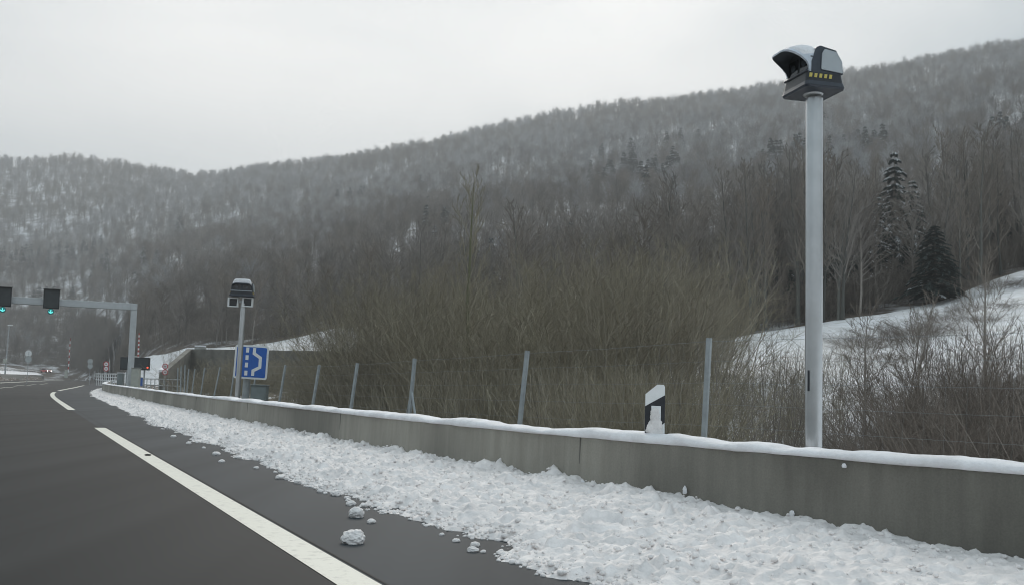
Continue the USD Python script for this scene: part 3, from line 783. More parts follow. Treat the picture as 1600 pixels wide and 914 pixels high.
# ------------------------------------------------------------------ speed cameras
def rounded(poly, r): return poly.buffer(-r).buffer(r, quad_segs=5)
def camera_head(T, par, left_unit):
    """local axes: x = width, y = away from the front (front at -y), z up; origin under the middle of the base plate"""
    def put(name, m, mtl, parent=par, smooth=30):
        m = m.copy(); v = m.vertices.copy(); v[:, 2] = flat(v[:, 2]); m.vertices = v; m.apply_transform(T); return obj(name, m, mtl, parent, smooth)
    flat = lambda z: np.asarray(z) * 1.0
    wd, dp_ = 0.84 if left_unit else 0.56, 0.50
    hw, hd = wd / 2, dp_ / 2
    # base tray: flared skirt with a lip
    def frust(a0, b0, z0, a1, b1, z1, r0=.05, ys=(0, 0)):
        def ring(a, b, z, yo):
            c = rounded(sg.box(-a, -b, a, b), r0)
            xy = np.array(c.exterior.coords)[:-1]
            return np.c_[xy[:, 0], xy[:, 1] + yo, np.full(len(xy), z)]
        return trimesh.convex.convex_hull(np.vstack([ring(a0, b0, z0, ys[0]), ring(a1, b1, z1, ys[1])]))
    put('base_plate', frust(hw * .97, hd * .97, -.012, hw, hd, .012), 'housing_dark')
    put('skirt', frust(hw, hd, .014, hw * .965, hd * .95, .062), 'housing_grey' if False else 'housing_dark')
    put('lower_body', frust(hw * .955, hd * .94, .064, hw * .91, hd * .88, .165), 'housing_black')
    put('collar', cyl((0, 0, -.03), (0, 0, -.012), .10, .115, 24), 'galvanised')
    # rear saddle: an arch over the back half
    zt = .50
    prof = sg.Polygon([(hd * .90, .165), (hd * .86, .33), (hd * .60, .455), (-.05, .495), (-.10, .47), (-.165, .30), (-.17, .165)])   # (y, z)
    v = prism(rounded(prof, .012), 1.0).vertices
    sad = prism(rounded(prof, .012), 1.0)
    def side(m, x0, x1, taper=.0):
        q = m.copy(); v = q.vertices.copy()
        zz = v[:, 2]; xx = x0 + (x1 - x0) * v[:, 1]
        k = 1 - taper * np.clip((zz - .165) / .33, 0, 1)
        q.vertices = np.c_[xx * k, v[:, 0], zz]; q.fix_normals(); return q
    put('saddle', side(sad, -hw * .91, hw * .91, .10), 'housing_dark')
    pan = sg.Polygon([(-.055, .205), (hd * .875, .180), (hd * .84, .325), (hd * .59, .432), (.00, .455), (-.035, .40)])
    for s in (-1, 1):
        x0, x1 = s * hw * .912, s * (hw * .912 + .014)
        put('side_panel', side(prism(rounded(pan, .012), 1.0), x0, x1, .10), 'housing_grey')
        # hazard stripes low on the side: five slanted yellow patches
        for k in range(5):
            y0 = -hd * .84 + k * .062
            pg = sg.Polygon([(y0, .10), (y0 + .034, .10), (y0 + .046, .150), (y0 + .012, .150)])
            q = prism(pg, 1.0); vv = q.vertices.copy(); zz = vv[:, 2]
            lim = hw * (.955 - (.955 - .91) * (zz - .064) / .101)
            q.vertices = np.c_[s * (lim - .004 + .008 * vv[:, 1]), vv[:, 0], zz]; q.fix_normals()
            put('hazard_stripe', q, 'yellow_paint')
    # front hood: a shell whose roof sweeps forward into a peak over the window
    ny, na = 16, 34
    ys = np.linspace(0.0, 1.0, ny)
    ang = np.linspace(0, PI, na)
    def shell(grow):
        P = np.zeros((ny, na, 3))
        for a, t in enumerate(ys):
            # from the saddle (t=0) to the lip (t=1)
            for b, g in enumerate(ang):
                c_, s_ = math.cos(g), math.sin(g)
                hx = (hw * .86 + grow) * (np.sign(c_) * abs(c_) ** (.42 if left_unit else .42))
                hz = .175 + (.325 + grow) * (s_ ** (.50 if left_unit else .55)) * (1 - .12 * t * t + .03 * t)
                reach = (hd * .36 + (.12 if left_unit else .27) * s_ ** 1.3)
                P[a, b] = (hx, -.10 - t * reach, hz + (.0 if s_ < .2 else -.03 * t * t * s_))
        return P
    def grid(P, flip=False):
        n_, m_ = P.shape[:2]
        i, j = np.meshgrid(np.arange(n_ - 1), np.arange(m_ - 1), indexing='ij')
        q = np.stack([i * m_ + j, i * m_ + j + 1, (i + 1) * m_ + j + 1, (i + 1) * m_ + j], -1).reshape(-1, 4)
        f = np.vstack([q[:, [0, 1, 2]], q[:, [0, 2, 3]]])
        return P.reshape(-1, 3), f[:, ::-1] if flip else f
    Po, Pi = shell(.0), shell(-.022)
    vo, fo = grid(Po); vi, fi = grid(Pi, True)
    nn = len(vo); lip = [[(ny - 1) * na + j, (ny - 1) * na + j + 1] for j in range(na - 1)]
    fl = np.array([t for a, b in lip for t in ((a, b, nn + b), (a, nn + b, nn + a))])
    hood = trimesh.Trimesh(np.vstack([vo, vi]), np.vstack([fo, fl]), process=False)
    put('hood_lining', trimesh.Trimesh(vi, fi, process=False), 'hood_inside', smooth=40)
    put('hood', hood, 'housing_dark' if left_unit else 'hood_paint', smooth=40)
    # front wall set back under the hood, with two windows
    yf = -hd * .70
    fw = rounded(sg.Polygon([(-hw * .84, .17), (hw * .84, .17), (hw * .84, .36), (hw * .62, .47), (-hw * .62, .47), (-hw * .84, .36)]), .02)
    put('front_wall', prism(fw, .03).apply_translation((0, yf, 0)), 'hood_inside')
    for s in (-1, 1):
        x0 = s * hw * .42
        wi = rounded(sg.box(x0 - hw * .33, .225, x0 + hw * .33, .40), .015)
        wn = put('window', prism(wi, .008).apply_translation((0, yf - .009, 0)), 'dark_glass')
        put('lens', cyl((x0, yf - .016, .31), (x0, yf - .0095, .31), .042, .045, 20), 'lens_glass', wn)
    put('front_bar', box(wd * .88, .03, .028, (0, -hd * .88, .185), .008), 'housing_grey' if left_unit else 'housing_dark')
    Po = Po.copy(); Po[..., 2] = flat(Po[..., 2])
    return hw, hd, Po
mat('hood_paint', (0.60, 0.65, 0.72), 0.35, var=0.2, scale=9)

# tall one on the right
R_ = B_under(1272, -0.75)
rp = at_y(1271.5, 690, R_[1]); top = at_y(1272.5, 152, R_[1])
cam_r = thing('speed_camera', 'tall speed camera on a thick grey pole rising behind the barrier at the right', 'speed camera')
zb = -.4
obj('pole', cyl((rp[0], rp[1], zb), (top[0], top[1], top[2] - .02), .0865, n=40), 'pole_paint', cam_r, 40)
dirp = np.array([rp[0], rp[1], 0]) / np.linalg.norm(rp[:2])
hs = at_y(1261, 594, R_[1] - .083)
pp = (rp + (top - rp) * ((hs[2] - rp[2]) / (top[2] - rp[2])))
slot = box(.014, .02, .21, (0, 0, 0)); 
a_ = math.atan2(-.62, -.78)
slot.apply_transform(trimesh.transformations.rotation_matrix(a_, [0, 0, 1]))
obj('service_slot', slot.apply_translation((pp[0] + .087 * math.cos(a_), pp[1] + .087 * math.sin(a_), hs[2])), 'delineator_black', cam_r)
HEAD_ANG = math.radians(-14)                # which way the head looks: 0 = straight to the left of the photograph
fr = np.array([-math.cos(HEAD_ANG), math.sin(HEAD_ANG), 0])   # front direction
Th = frame((top[0] - .015, top[1], top[2] + .035), np.cross(fr, [0, 0, 1]) * -1)
Th[:3, 1] = -fr * .90; Th[:3, 0] = np.cross(-fr, [0, 0, 1.0]) * .92; Th[:3, 2] = np.array([0, 0, .88])
hw, hd, Po = camera_head(Th, cam_r, False)
def head_snow(Th, Po, lo, hi, t0, t1, thick, label):
    ny, na = Po.shape[:2]
    a0, a1 = int(na * lo), int(na * hi); b0, b1 = int(ny * t0), max(int(ny * t1), int(ny * t0) + 3)
    P = Po[b0:b1, a0:a1]
    n_, m_ = P.shape[:2]
    ii, jj = np.meshgrid(np.linspace(-1, 1, n_), np.linspace(-1, 1, m_), indexing='ij')
    fall = (np.clip(1 - ii ** 4, 0, 1) * np.clip(1 - jj ** 4, 0, 1)) ** .5
    v = P.copy(); v[..., 2] += -.004 + thick * fall * (.75 + .5 * noise(P * 9, 2))
    w_ = P.copy(); w_[..., 2] -= .006
    i, j = np.meshgrid(np.arange(n_ - 1), np.arange(m_ - 1), indexing='ij')
    q = np.stack([i * m_ + j, i * m_ + j + 1, (i + 1) * m_ + j + 1, (i + 1) * m_ + j], -1).reshape(-1, 4)
    f = np.vstack([q[:, [0, 1, 2]], q[:, [0, 2, 3]]])
    k = n_ * m_
    mm = trimesh.Trimesh(np.vstack([v.reshape(-1, 3), w_.reshape(-1, 3)]), np.vstack([f, f[:, ::-1] + k]), process=False)
    mm.apply_transform(Th)
    return tag(obj('snow_cover', mm, 'snow', None, True), label, 'snow')
head_snow(Th, Po, .16, .88, 0.0, 0.9, .03, 'thin snow on the swept hood of the right hand speed camera')

# smaller one on the left, seen from the front
Lq = B_under(373, -1.5); yl = 35.0
lp = at_y(371, 620, yl); lt = at_y(380.5, 474, yl)
cam_l = thing('speed_camera', 'more distant speed camera with two windows, its pole in front of the blue sign', 'speed camera')
lt_pole = np.array([lt[0], lt[1], lt[2]])
axl = lt_pole - lp; bot = lp - axl / axl[2] * (lp[2] + .5)
obj('pole', cyl(bot, lt_pole, .092, n=28), 'pole_paint', cam_l, 40)
frl = np.array([0.10, -1.0, 0]); frl /= np.linalg.norm(frl)
Tl = np.eye(4); Tl[:3, 1] = -frl; Tl[:3, 2] = axl / np.linalg.norm(axl); Tl[:3, 0] = np.cross(Tl[:3, 1], Tl[:3, 2]); Tl[:3, 0] /= np.linalg.norm(Tl[:3, 0]); Tl[:3, 1] = np.cross(Tl[:3, 2], Tl[:3, 0])
hb_ = at_y(378.5, 463.5, yl); Tl[:3, 3] = hb_
hw2, hd2, Po2 = camera_head(Tl, cam_l, True)
head_snow(Tl, Po2, .24, .82, 0.0, .8, .12, 'thick white snow cushion on the hood of the more distant speed camera')
for x_ in (364.5, 387):
    c = at_y(x_, 472.3, yl)
    Tb = Tl.copy(); Tb[:3, 3] = c
    m = cat_([box(.36, .22, .035, (0, 0, .145)), box(.36, .22, .035, (0, 0, -.145)), box(.06, .22, .255, (-.15, 0, 0)), box(.035, .22, .255, (.1625, 0, 0))]); m.apply_transform(Tb)
    fb = obj('flash_housing', m, 'sign_white', cam_l)
    m = box(.262, .16, .253, (.011, .02, 0)); m.apply_transform(Tb); obj('flash_window', m, 'dark_glass', fb)
m = box(.30, .08, .08, (0, .03, 0)); Tb = Tl.copy(); Tb[:3, 3] = at_y(376, 471, yl); m.apply_transform(Tb); obj('bracket', m, 'galvanised', cam_l)

# ------------------------------------------------------------------ blue emergency bay sign
ys_ = 38.0
sg_ = thing('bay_sign', 'square blue sign with white emergency bay symbol behind the left speed camera', 'road sign')
s0, s1, s2 = at_y(364, 590, ys_), at_y(416.5, 593.2, ys_), at_y(368.5, 537.5, ys_)
Ts = frame(s0, s1 - s0, s2 - s0); Wd, Ht = np.linalg.norm(s1 - s0), np.linalg.norm(s2 - s0)
pl = rounded(sg.box(0, 0, Wd, Ht), .09)
obj('plate', prism(pl, .03, Ts), 'sign_white', sg_)
def on_sign(poly, lift, name, mtl, par=None):
    Tq = Ts.copy(); Tq[:3, 3] -= Ts[:3, 1] * lift
    return obj(name, prism(poly, .004, Tq), mtl, par or sg_)
blue_ = on_sign(rounded(sg.box(.07, .07, Wd - .07, Ht - .07), .05), .006, 'blue_field', 'sign_blue')
for z0, z1 in ((.78, .93), (.56, .70), (.34, .48), (.10, .24)):
    on_sign(sg.box(.325 * Wd, z0 * Ht, .415 * Wd, z1 * Ht), .011, 'symbol_dash', 'sign_white', blue_)
bay = sg.LineString([(.575 * Wd, .93 * Ht), (.575 * Wd, .76 * Ht), (.77 * Wd, .64 * Ht), (.77 * Wd, .36 * Ht), (.575 * Wd, .25 * Ht), (.575 * Wd, .10 * Ht)]).buffer(.045 * Wd, cap_style='flat', join_style='mitre')
on_sign(bay, .011, 'symbol_bay', 'sign_white', blue_)
pc = at_y(387, 600, ys_ + .26)
obj('post', cyl((pc[0] - .1, pc[1], -.6), (pc[0], pc[1], s2[2] - .1),   .14, n=20), 'post_steel', sg_, 40)

# grey control cabinet beside it
c0, c1 = at_y(390.5, 630, 36.5), at_y(416, 602.5, 36.5)
cb = thing('control_cabinet', 'grey green metal cabinet behind the barrier right of the left camera pole', 'cabinet')
cw = c1[0] - c0[0]; cm = ((c0[0] + c1[0]) / 2, 36.7)
obj('body', box(cw, .4, c1[2] + .6, (cm[0], cm[1], (c1[2] - .6) / 2), .012), 'cabinet_green', cb)
obj('roof', box(cw + .05, .46, .04, (cm[0], cm[1], c1[2] + .022), .01), 'cabinet_green', cb)
obj('door', box(cw - .08, .012, c1[2] + .3, (cm[0], cm[1] - .206, (c1[2] - .4) / 2 - .02), .004), 'cabinet_green', cb)

# ------------------------------------------------------------------ gantry with lane signals
g0 = at_y(207, 600, 70); gt = at_y(209.5, 479.5, 70)
tg = np.array([math.cos(math.radians(205.7)), math.sin(math.radians(205.7)), 0])   # along the beam, to the left
ga = thing('gantry', 'pale grey steel gantry reaching over the carriageway at the left', 'gantry')
zt = gt[2]; BH = .46
Tg = frame((gt[0], gt[1], 0), -tg)
def ing(name, m, mtl, par=ga, smooth=False):
    m = m.copy(); m.apply_transform(Tg); return obj(name, m, mtl, par, smooth)
beam_len = 22.0
ing('beam', box(beam_len, .34, BH, (-beam_len / 2 + .2, 0, zt), .02), 'gantry_paint')
ing('column', box(.40, .34, zt + .6 - BH / 2, (0, 0, (zt - BH / 2 - .6) / 2), .03), 'gantry_paint')
ing('column', box(.40, .34, zt + .6 - BH / 2, (-beam_len + .45, 0, (zt - BH / 2 - .6) / 2), .03), 'gantry_paint')
ing('joint_plate', box(.03, .37, BH + .05, (-.24, 0, zt)), 'galvanised')
def on_gantry(px):
    """distance along the beam where it crosses the picture column"""
    tt = np.linspace(0, 20, 4001); P = np.c_[gt[0] + tt * tg[0], gt[1] + tt * tg[1], np.full(len(tt), zt)] - EYE
    return float(np.interp(-px, -(CX + FPX * (P @ right) / (P @ fwd)), tt))
for lab, x0, x1, y0, y1, sx, sy in (('dark square lane sign with green arrow lamp below, nearer the gantry column', 67.5, 92.5, 453.3, 482.5, 77, 487), ('dark lane sign with green arrow lamp below, cut by the left picture edge', -7.5, 18, 450, 479, 3.5, 484)):
    ta, tb_ = on_gantry(x1), on_gantry(x0)
    yq = gt[1] + (ta + tb_) / 2 * tg[1]
    ztop, zbot = at_y((x0 + x1) / 2, y0, yq)[2], at_y((x0 + x1) / 2, y1, yq)[2]
    xc, wdt, zc, ht = -(ta + tb_) / 2, tb_ - ta, (ztop + zbot) / 2, ztop - zbot
    ln = thing('lane_sign', lab, 'lane sign')
    ing('cabinet', box(wdt, .30, ht, (xc, -.34, zc), .02), 'panel_black', ln)
    ing('display_face', box(wdt - .12, .02, ht - .14, (xc, -.496, zc - .01)), 'panel_face', ln)
    ing('sun_shield', box(wdt + .06, .40, .03, (xc, -.42, zc + ht / 2 + .016)), 'panel_black', ln)
    zs = at_y(sx, sy, yq)[2]
    ing('hanger', box(.10, .10, .25, (xc, -.34, zbot - .1)), 'panel_black', ln)
    lampb = ing('signal_lamp', cyl((xc, -.30, zs), (xc, -.48, zs), .20, .20, 24), 'panel_black', ln, 30)
    ing('signal_face', cyl((xc, -.481, zs), (xc, -.489, zs), .18, .18, 24), 'signal_green', lampb)
    arrow = shapely.union_all([sg.box(-.022, -.05, .022, .12), sg.LineString([(-.12, -.015), (-.06, -.075), (0, -.095), (.06, -.075), (.12, -.015)]).buffer(.024)])
    m = prism(arrow, .008); m.apply_translation((xc, -.498, zs)); ing('arrow', m, 'arrow_green', lampb)

# beige cabinet at the gantry foot
c0, c1 = at_y(206, 604, 69), at_y(214, 575, 69)
cb = thing('control_cabinet', 'beige cabinet standing against the gantry column', 'cabinet')
cw = c1[0] - c0[0] + .25
obj('body', box(cw, .4, c1[2] + .4, (c1[0] - cw / 2, 69.6, (c1[2] - .4) / 2), .012), 'cabinet_beige', cb)
obj('roof', box(cw + .06, .46, .05, (c1[0] - cw / 2, 69.6, c1[2] + .027), .01), 'coping', cb)

# ------------------------------------------------------------------ distant road furniture
# large dark message panel with one red lamp
ym = 88.0
a, b = at_y(188, 577, ym), at_y(234.5, 558.5, ym)
mp = thing('message_panel', 'wide black message panel with a red lamp on the snowy slope behind the gantry column', 'message panel')
wd, ht = b[0] - a[0], b[2] - a[2]; xc, zc = (a[0] + b[0]) / 2, (a[2] + b[2]) / 2
obj('panel', box(wd, .25, ht, (xc, ym, zc), .02), 'panel_black', mp)
obj('face', box(wd - .2, .02, ht - .18, (xc, ym - .135, zc)), 'panel_face', mp)
for k in (-.3, .3): obj('post', cyl((xc + k * wd, ym + .2, -.5), (xc + k * wd, ym + .2, zc + .2), .07, n=10), 'galvanised', mp)
r_ = at_y(230.3, 573.8, ym - .2); obj('red_lamp', cyl((r_[0], ym - .15, r_[2]), (r_[0], ym - .19, r_[2]), .075, n=14), 'lamp_red', mp)

def round_signs(px, ys, depth, rad_px, label, style, group=None):
    t = thing('round_signs', label, 'road sign', group=group)
    r = rad_px * depth / FPX
    c0 = at_y(px, ys[0], depth)
    obj('post', cyl((c0[0], depth + .06, -.3), (c0[0], depth + .06, c0[2]), .04, n=8), 'galvanised', t)
    for y in ys:
        c = at_y(px, y, depth)
        p_ = obj('disc', cyl((c[0], depth, c[2]), (c[0], depth - .03, c[2]), r, n=24), 'sign_red' if style == 'ring' else ('sign_back' if y != ys[0] or style == 'back' else 'sign_white'), t)
        if style == 'ring':
            obj('white_field', cyl((c[0], depth - .031, c[2]), (c[0], depth - .037, c[2]), r * .70, n=24), 'sign_white', p_)
            obj('symbol', box(r * .26, .004, r * .42, (c[0] - r * .24, depth - .042, c[2])), 'sign_red', p_)
            obj('symbol', box(r * .26, .004, r * .42, (c[0] + r * .24, depth - .042, c[2])), 'panel_black', p_)
        elif style == 'white' and y == ys[0]:
            obj('symbol', box(r * .18, .004, r * 1.0, (c[0] + r * .15, depth - .034, c[2])), 'sign_back', p_)
round_signs(44.5, (552, 561), 150, 5.2, 'pair of pale round signs above the far wall, left of the red car', 'white')
round_signs(141, (564.5, 571.5), 165, 4.2, 'pair of grey round signs seen from behind, right of the striped boom', 'back')
round_signs(166, (568.5, 575.5), 150, 4.4, 'pair of red ringed round signs left of the black message panel', 'ring')
round_signs(258.2, (572, 581), 82, 4.6, 'pair of red ringed round signs in front of the white slope by the fence', 'ring')
# raised striped booms
def boom(x0, y0, x1, y1, depth, label):
    a, b = at_y(x0, y0, depth), at_y(x1, y1, depth)
    t = thing('barrier_boom', label, 'barrier boom')
    ax = b - a; n_ = 12
    for k in range(n_):
        red = k % 2 == 1
        obj('red_band' if red else 'white_band', cyl(a + ax * k / n_, a + ax * (k + 1) / n_, .10 * (1 - .04 * k), .10 * (1 - .04 * (k + 1)), 8), 'rust_red' if red else 'sign_white', t)
    obj('pedestal', box(.45, .4, 1.3, (a[0] - .3, depth, a[2] - .35), .02), 'cabinet_beige', t)
boom(106.5, 581, 110, 528, 170, 'raised red and white boom standing left of the gantry column')
boom(215.8, 560, 217.5, 520, 110, 'raised red and white boom rising behind the black message panel')
# lamp post at the far left
a, b = at_y(9.5, 566, 140), at_y(14.5, 508.5, 140)
lp_ = thing('street_lamp', 'slim grey street lamp at the far left beside the white snow mound', 'street lamp')
obj('post', cyl((a[0] - .05, 140, 1.4), b, .11, .06, 10), 'galvanised', lp_, 40)
obj('lamp_head', box(.62, .3, .14, (b[0] + .12, 140, b[2] + .05), .04), 'sign_white', lp_)
obj('service_box', box(.5, .3, .65, (a[0] - .06, 139.8, at_y(9.5, 564, 140)[2]), .04), 'cabinet_beige', lp_)
# guard rails and railing between the road and the white slope
def railing(p0, p1, zr, label, cat='railing', posts=14, rows=(.45, .95), mtl='galvanised', h=1.0):
    t = thing('railing', label, cat)
    p0, p1 = np.array(p0, float), np.array(p1, float)
    for r in rows: obj('rail', cyl(np.r_[p0, zr + r], np.r_[p1, zr + r], .045, n=6), mtl, t)
    for k in range(posts):
        q = p0 + (p1 - p0) * (k + .5) / posts
        obj('post', cyl(np.r_[q, zr - .4], np.r_[q, zr + h], .035, n=6), mtl, t)
q0, q1 = at_y(150, 586, 118)[:2], at_y(205, 586, 96)[:2]
railing(q0, q1, .75, 'white grey railing below the black message panel', posts=16, rows=(.25, .6, .95), mtl='sign_white')
q0, q1 = at_y(205, 586, 92)[:2], at_y(282, 586, 74)[:2]
railing(q0, q1, .35, 'grey railing with two bars right of the gantry column', posts=12)
for (x, y, dd_, c_, sh, lab) in ((188.5, 592, 92, 'cabinet_green', (.5, .5, 1.1), 'dark green cabinet behind the barrier left of the gantry column'), (217, 596, 72, 'sign_blue', (.42, .4, .62), 'small blue box behind the barrier right of the gantry column')):
    p = at_y(x, y, dd_); t = thing('roadside_box', lab, 'box')
    obj('body', box(*sh, (p[0], p[1], p[2]), .03), c_, t); obj('lid', box(sh[0] + .05, sh[1] + .05, .05, (p[0], p[1], p[2] + sh[2] / 2 + .03), .01), 'far_snow', t)
# steel guard rail continuing where the concrete barrier ends
guard_rail(-3.7, 0.0, s_at_y(124), s_at_y(230), 'steel guard rail carrying on from the far end of the concrete barrier', 6.0)

# ------------------------------------------------------------------ red car on the upper road
yc = 331.0
pc = at_y(72.0, 581.0, yc)
oc, sc_ = nearest(L, pc[None, :2]); 
car = thing('red_car', 'small red car with its headlights on, driving on the upper road', 'car')
hd_ = math.radians(-35)
zc = 2.26
Tc = trimesh.transformations.rotation_matrix(hd_, [0, 0, 1]); Tc[:3, 3] = (pc[0], yc, zc)
def inc(name, m, mtl, par=car, smooth=30):
    m = m.copy(); m.apply_transform(Tc); return obj(name, m, mtl, par, smooth)
def car_loft(sections, closed=True):
    rings = []
    for x, w, z0, z1 in sections:
        c = rounded(sg.box(-w, z0, w, z1), min(.12, (z1 - z0) * .3)); xy = np.array(c.segmentize(.2).exterior.coords)[:-1]
        rings.append(np.c_[np.full(len(xy), x), xy])
    return [trimesh.convex.convex_hull(np.vstack(rings[k:k + 2])) for k in range(len(rings) - 1)]
inc('body', cat_(car_loft([(-2.0, .76, .35, .85), (-1.9, .84, .25, .95), (0, .88, .2, .98), (1.1, .87, .2, .92), (1.85, .82, .25, .78), (2.0, .72, .35, .66)])), 'car_red')
inc('cabin', cat_(car_loft([(-1.85, .72, .9, 1.0), (-1.35, .66, .9, 1.45), (.2, .66, .9, 1.46), (1.05, .74, .88, .96)])), 'dark_glass')
inc('roof', box(1.5, 1.22, .05, (-.55, 0, 1.475), .02), 'car_red')
for sx in (-1.25, 1.25):
    for sy in (-1, 1):
        wh = inc('wheel', cyl((sx, sy * .72, .30), (sx, sy * .90, .30), .31, n=18), 'rubber')
for sy in (-1, 1): inc('headlight', cyl((1.92, sy * .62, .62), (2.02, sy * .60, .62), .13, n=12), 'headlight')
inc('grille', box(.05, .9, .14, (2.0, 0, .50), .01), 'panel_black')
inc('number_plate', box(.02, .5, .11, (2.03, 0, .42)), 'sign_white')

# ------------------------------------------------------------------ retaining wall at the white slope
wt0, wt1, wt2 = at_y(258, 581, 88), at_y(300, 545, 100), at_y(565, 549, 88)
rw = thing('retaining_wall', 'brown grey retaining wall with a slanted left edge below the snowy slope', 'wall')
def quad_wall(a, b, za, zb_, th, z0=-1.4):
    a, b = np.array(a[:2]), np.array(b[:2]); d = (b - a) / np.linalg.norm(b - a); nrm = np.array([-d[1], d[0]])
    base = np.array([a, b, b + nrm * th, a + nrm * th])
    v = np.vstack([np.c_[base, np.full(4, z0)], np.c_[base, [za, zb_, zb_, za]]])
    m = trimesh.convex.convex_hull(v); return m
obj('wing', quad_wall(wt0, wt1, wt0[2], wt1[2], .5), 'boundary_wall', rw)
obj('wall', quad_wall(wt1 + [-.15, .12, 0], wt2, wt1[2], wt2[2], .5), 'boundary_wall', rw)
def cope(a, b, za, zb_, name, mtl, lift, hh, wv):
    d = np.r_[b[:2] - a[:2], zb_ - za]
    p0, p1 = np.r_[a[:2], za + lift], np.r_[b[:2], zb_ + lift]
    T_ = frame(p0, d); ln_ = np.linalg.norm(d)
    m = box(ln_, wv, hh, (ln_ / 2, .25, hh / 2)); m.apply_transform(T_); return obj(name, m, mtl, rw if mtl != 'far_snow' else None)
cope(wt1 + [.3, 0, 0], wt2, wt1[2], wt2[2], 'coping', 'coping', .003, .25, .62)
tag(cope(wt0, wt1, wt0[2], wt1[2], 'snow_edge', 'far_snow', .003, .22, .6), 'strip of snow along the slanted end of the retaining wall', 'snow')
tag(cope(wt1 + [.3, 0, 0], wt1 * .52 + wt2 * .48, wt1[2], wt1[2] * .52 + wt2[2] * .48, 'snow_edge', 'far_snow', .256, .12, .6), 'thin broken snow along the coping of the retaining wall', 'snow')

# ------------------------------------------------------------------ plants: prototypes
def segs_mesh(segs, k=3):
    """segs: array (n, 8): p0, p1, r0, r1 -> tapered open prisms of k sides"""
    s = np.asarray(segs, float)
    p0, p1, ra, rb = s[:, :3], s[:, 3:6], s[:, 6], s[:, 7]
    t = p1 - p0; t /= np.linalg.norm(t, axis=1, keepdims=True) + 1e-9
    h = np.where(np.abs(t[:, 2:]) < .9, [[0, 0, 1.0]], [[1.0, 0, 0]])
    a = np.cross(t, h); a /= np.linalg.norm(a, axis=1, keepdims=True); b = np.cross(t, a)
    g = np.arange(k) * 2 * PI / k
    ring = np.cos(g)[None, :, None] * a[:, None] + np.sin(g)[None, :, None] * b[:, None]
    v = np.concatenate([p0[:, None] + ra[:, None, None] * ring, p1[:, None] + rb[:, None, None] * ring], 1)
    n = len(s); base = (np.arange(n) * 2 * k)[:, None]
    i = np.arange(k); j = (i + 1) % k
    f = np.concatenate([base[:, :, None] + np.stack([i, j, k + j], 1)[None], base[:, :, None] + np.stack([i, k + j, k + i], 1)[None]], 1)
    return trimesh.Trimesh(v.reshape(-1, 3), f.reshape(-1, 3), process=False)
def twigs_mesh(p0, p1, r, rg):
    """thin pointed blades, two crossed triangles each"""
    p0, p1 = np.asarray(p0, float), np.asarray(p1, float); n = len(p0)
    t = p1 - p0; t /= np.linalg.norm(t, axis=1, keepdims=True) + 1e-9
    q = rg.normal(size=(n, 3)); a = np.cross(t, q); a /= np.linalg.norm(a, axis=1, keepdims=True) + 1e-9; b = np.cross(t, a)
    r = np.broadcast_to(r, (n,))[:, None]
    v = np.stack([p0 - r * a, p0 + r * a, p1, p0 - r * b, p0 + r * b], 1).reshape(-1, 3)
    o = (np.arange(n) * 5)[:, None]
    f = np.concatenate([o + [[0, 1, 2]], o + [[3, 4, 2]]], 0)
    return trimesh.Trimesh(v, f, process=False)
def polyline(p, d, ln, n, curl, wob, rg):
    """a branch: start p, direction d, bends towards 'curl'"""
    pts = [np.array(p, float)]; d = np.array(d, float)
    for _ in range(n):
        d = d + np.array(curl) / n + rg.normal(0, wob, 3); d /= np.linalg.norm(d)
        pts.append(pts[-1] + d * ln / n)
    return np.array(pts)
def rot_dir(t, ang, az, rg):
    """a direction at angle ang from t"""
    h = np.array([0, 0, 1.0]) if abs(t[2]) < .9 else np.array([1.0, 0, 0])
    a = np.cross(t, h); a /= np.linalg.norm(a); b = np.cross(t, a)
    return math.cos(ang) * t + math.sin(ang) * (math.cos(az) * a + math.sin(az) * b)
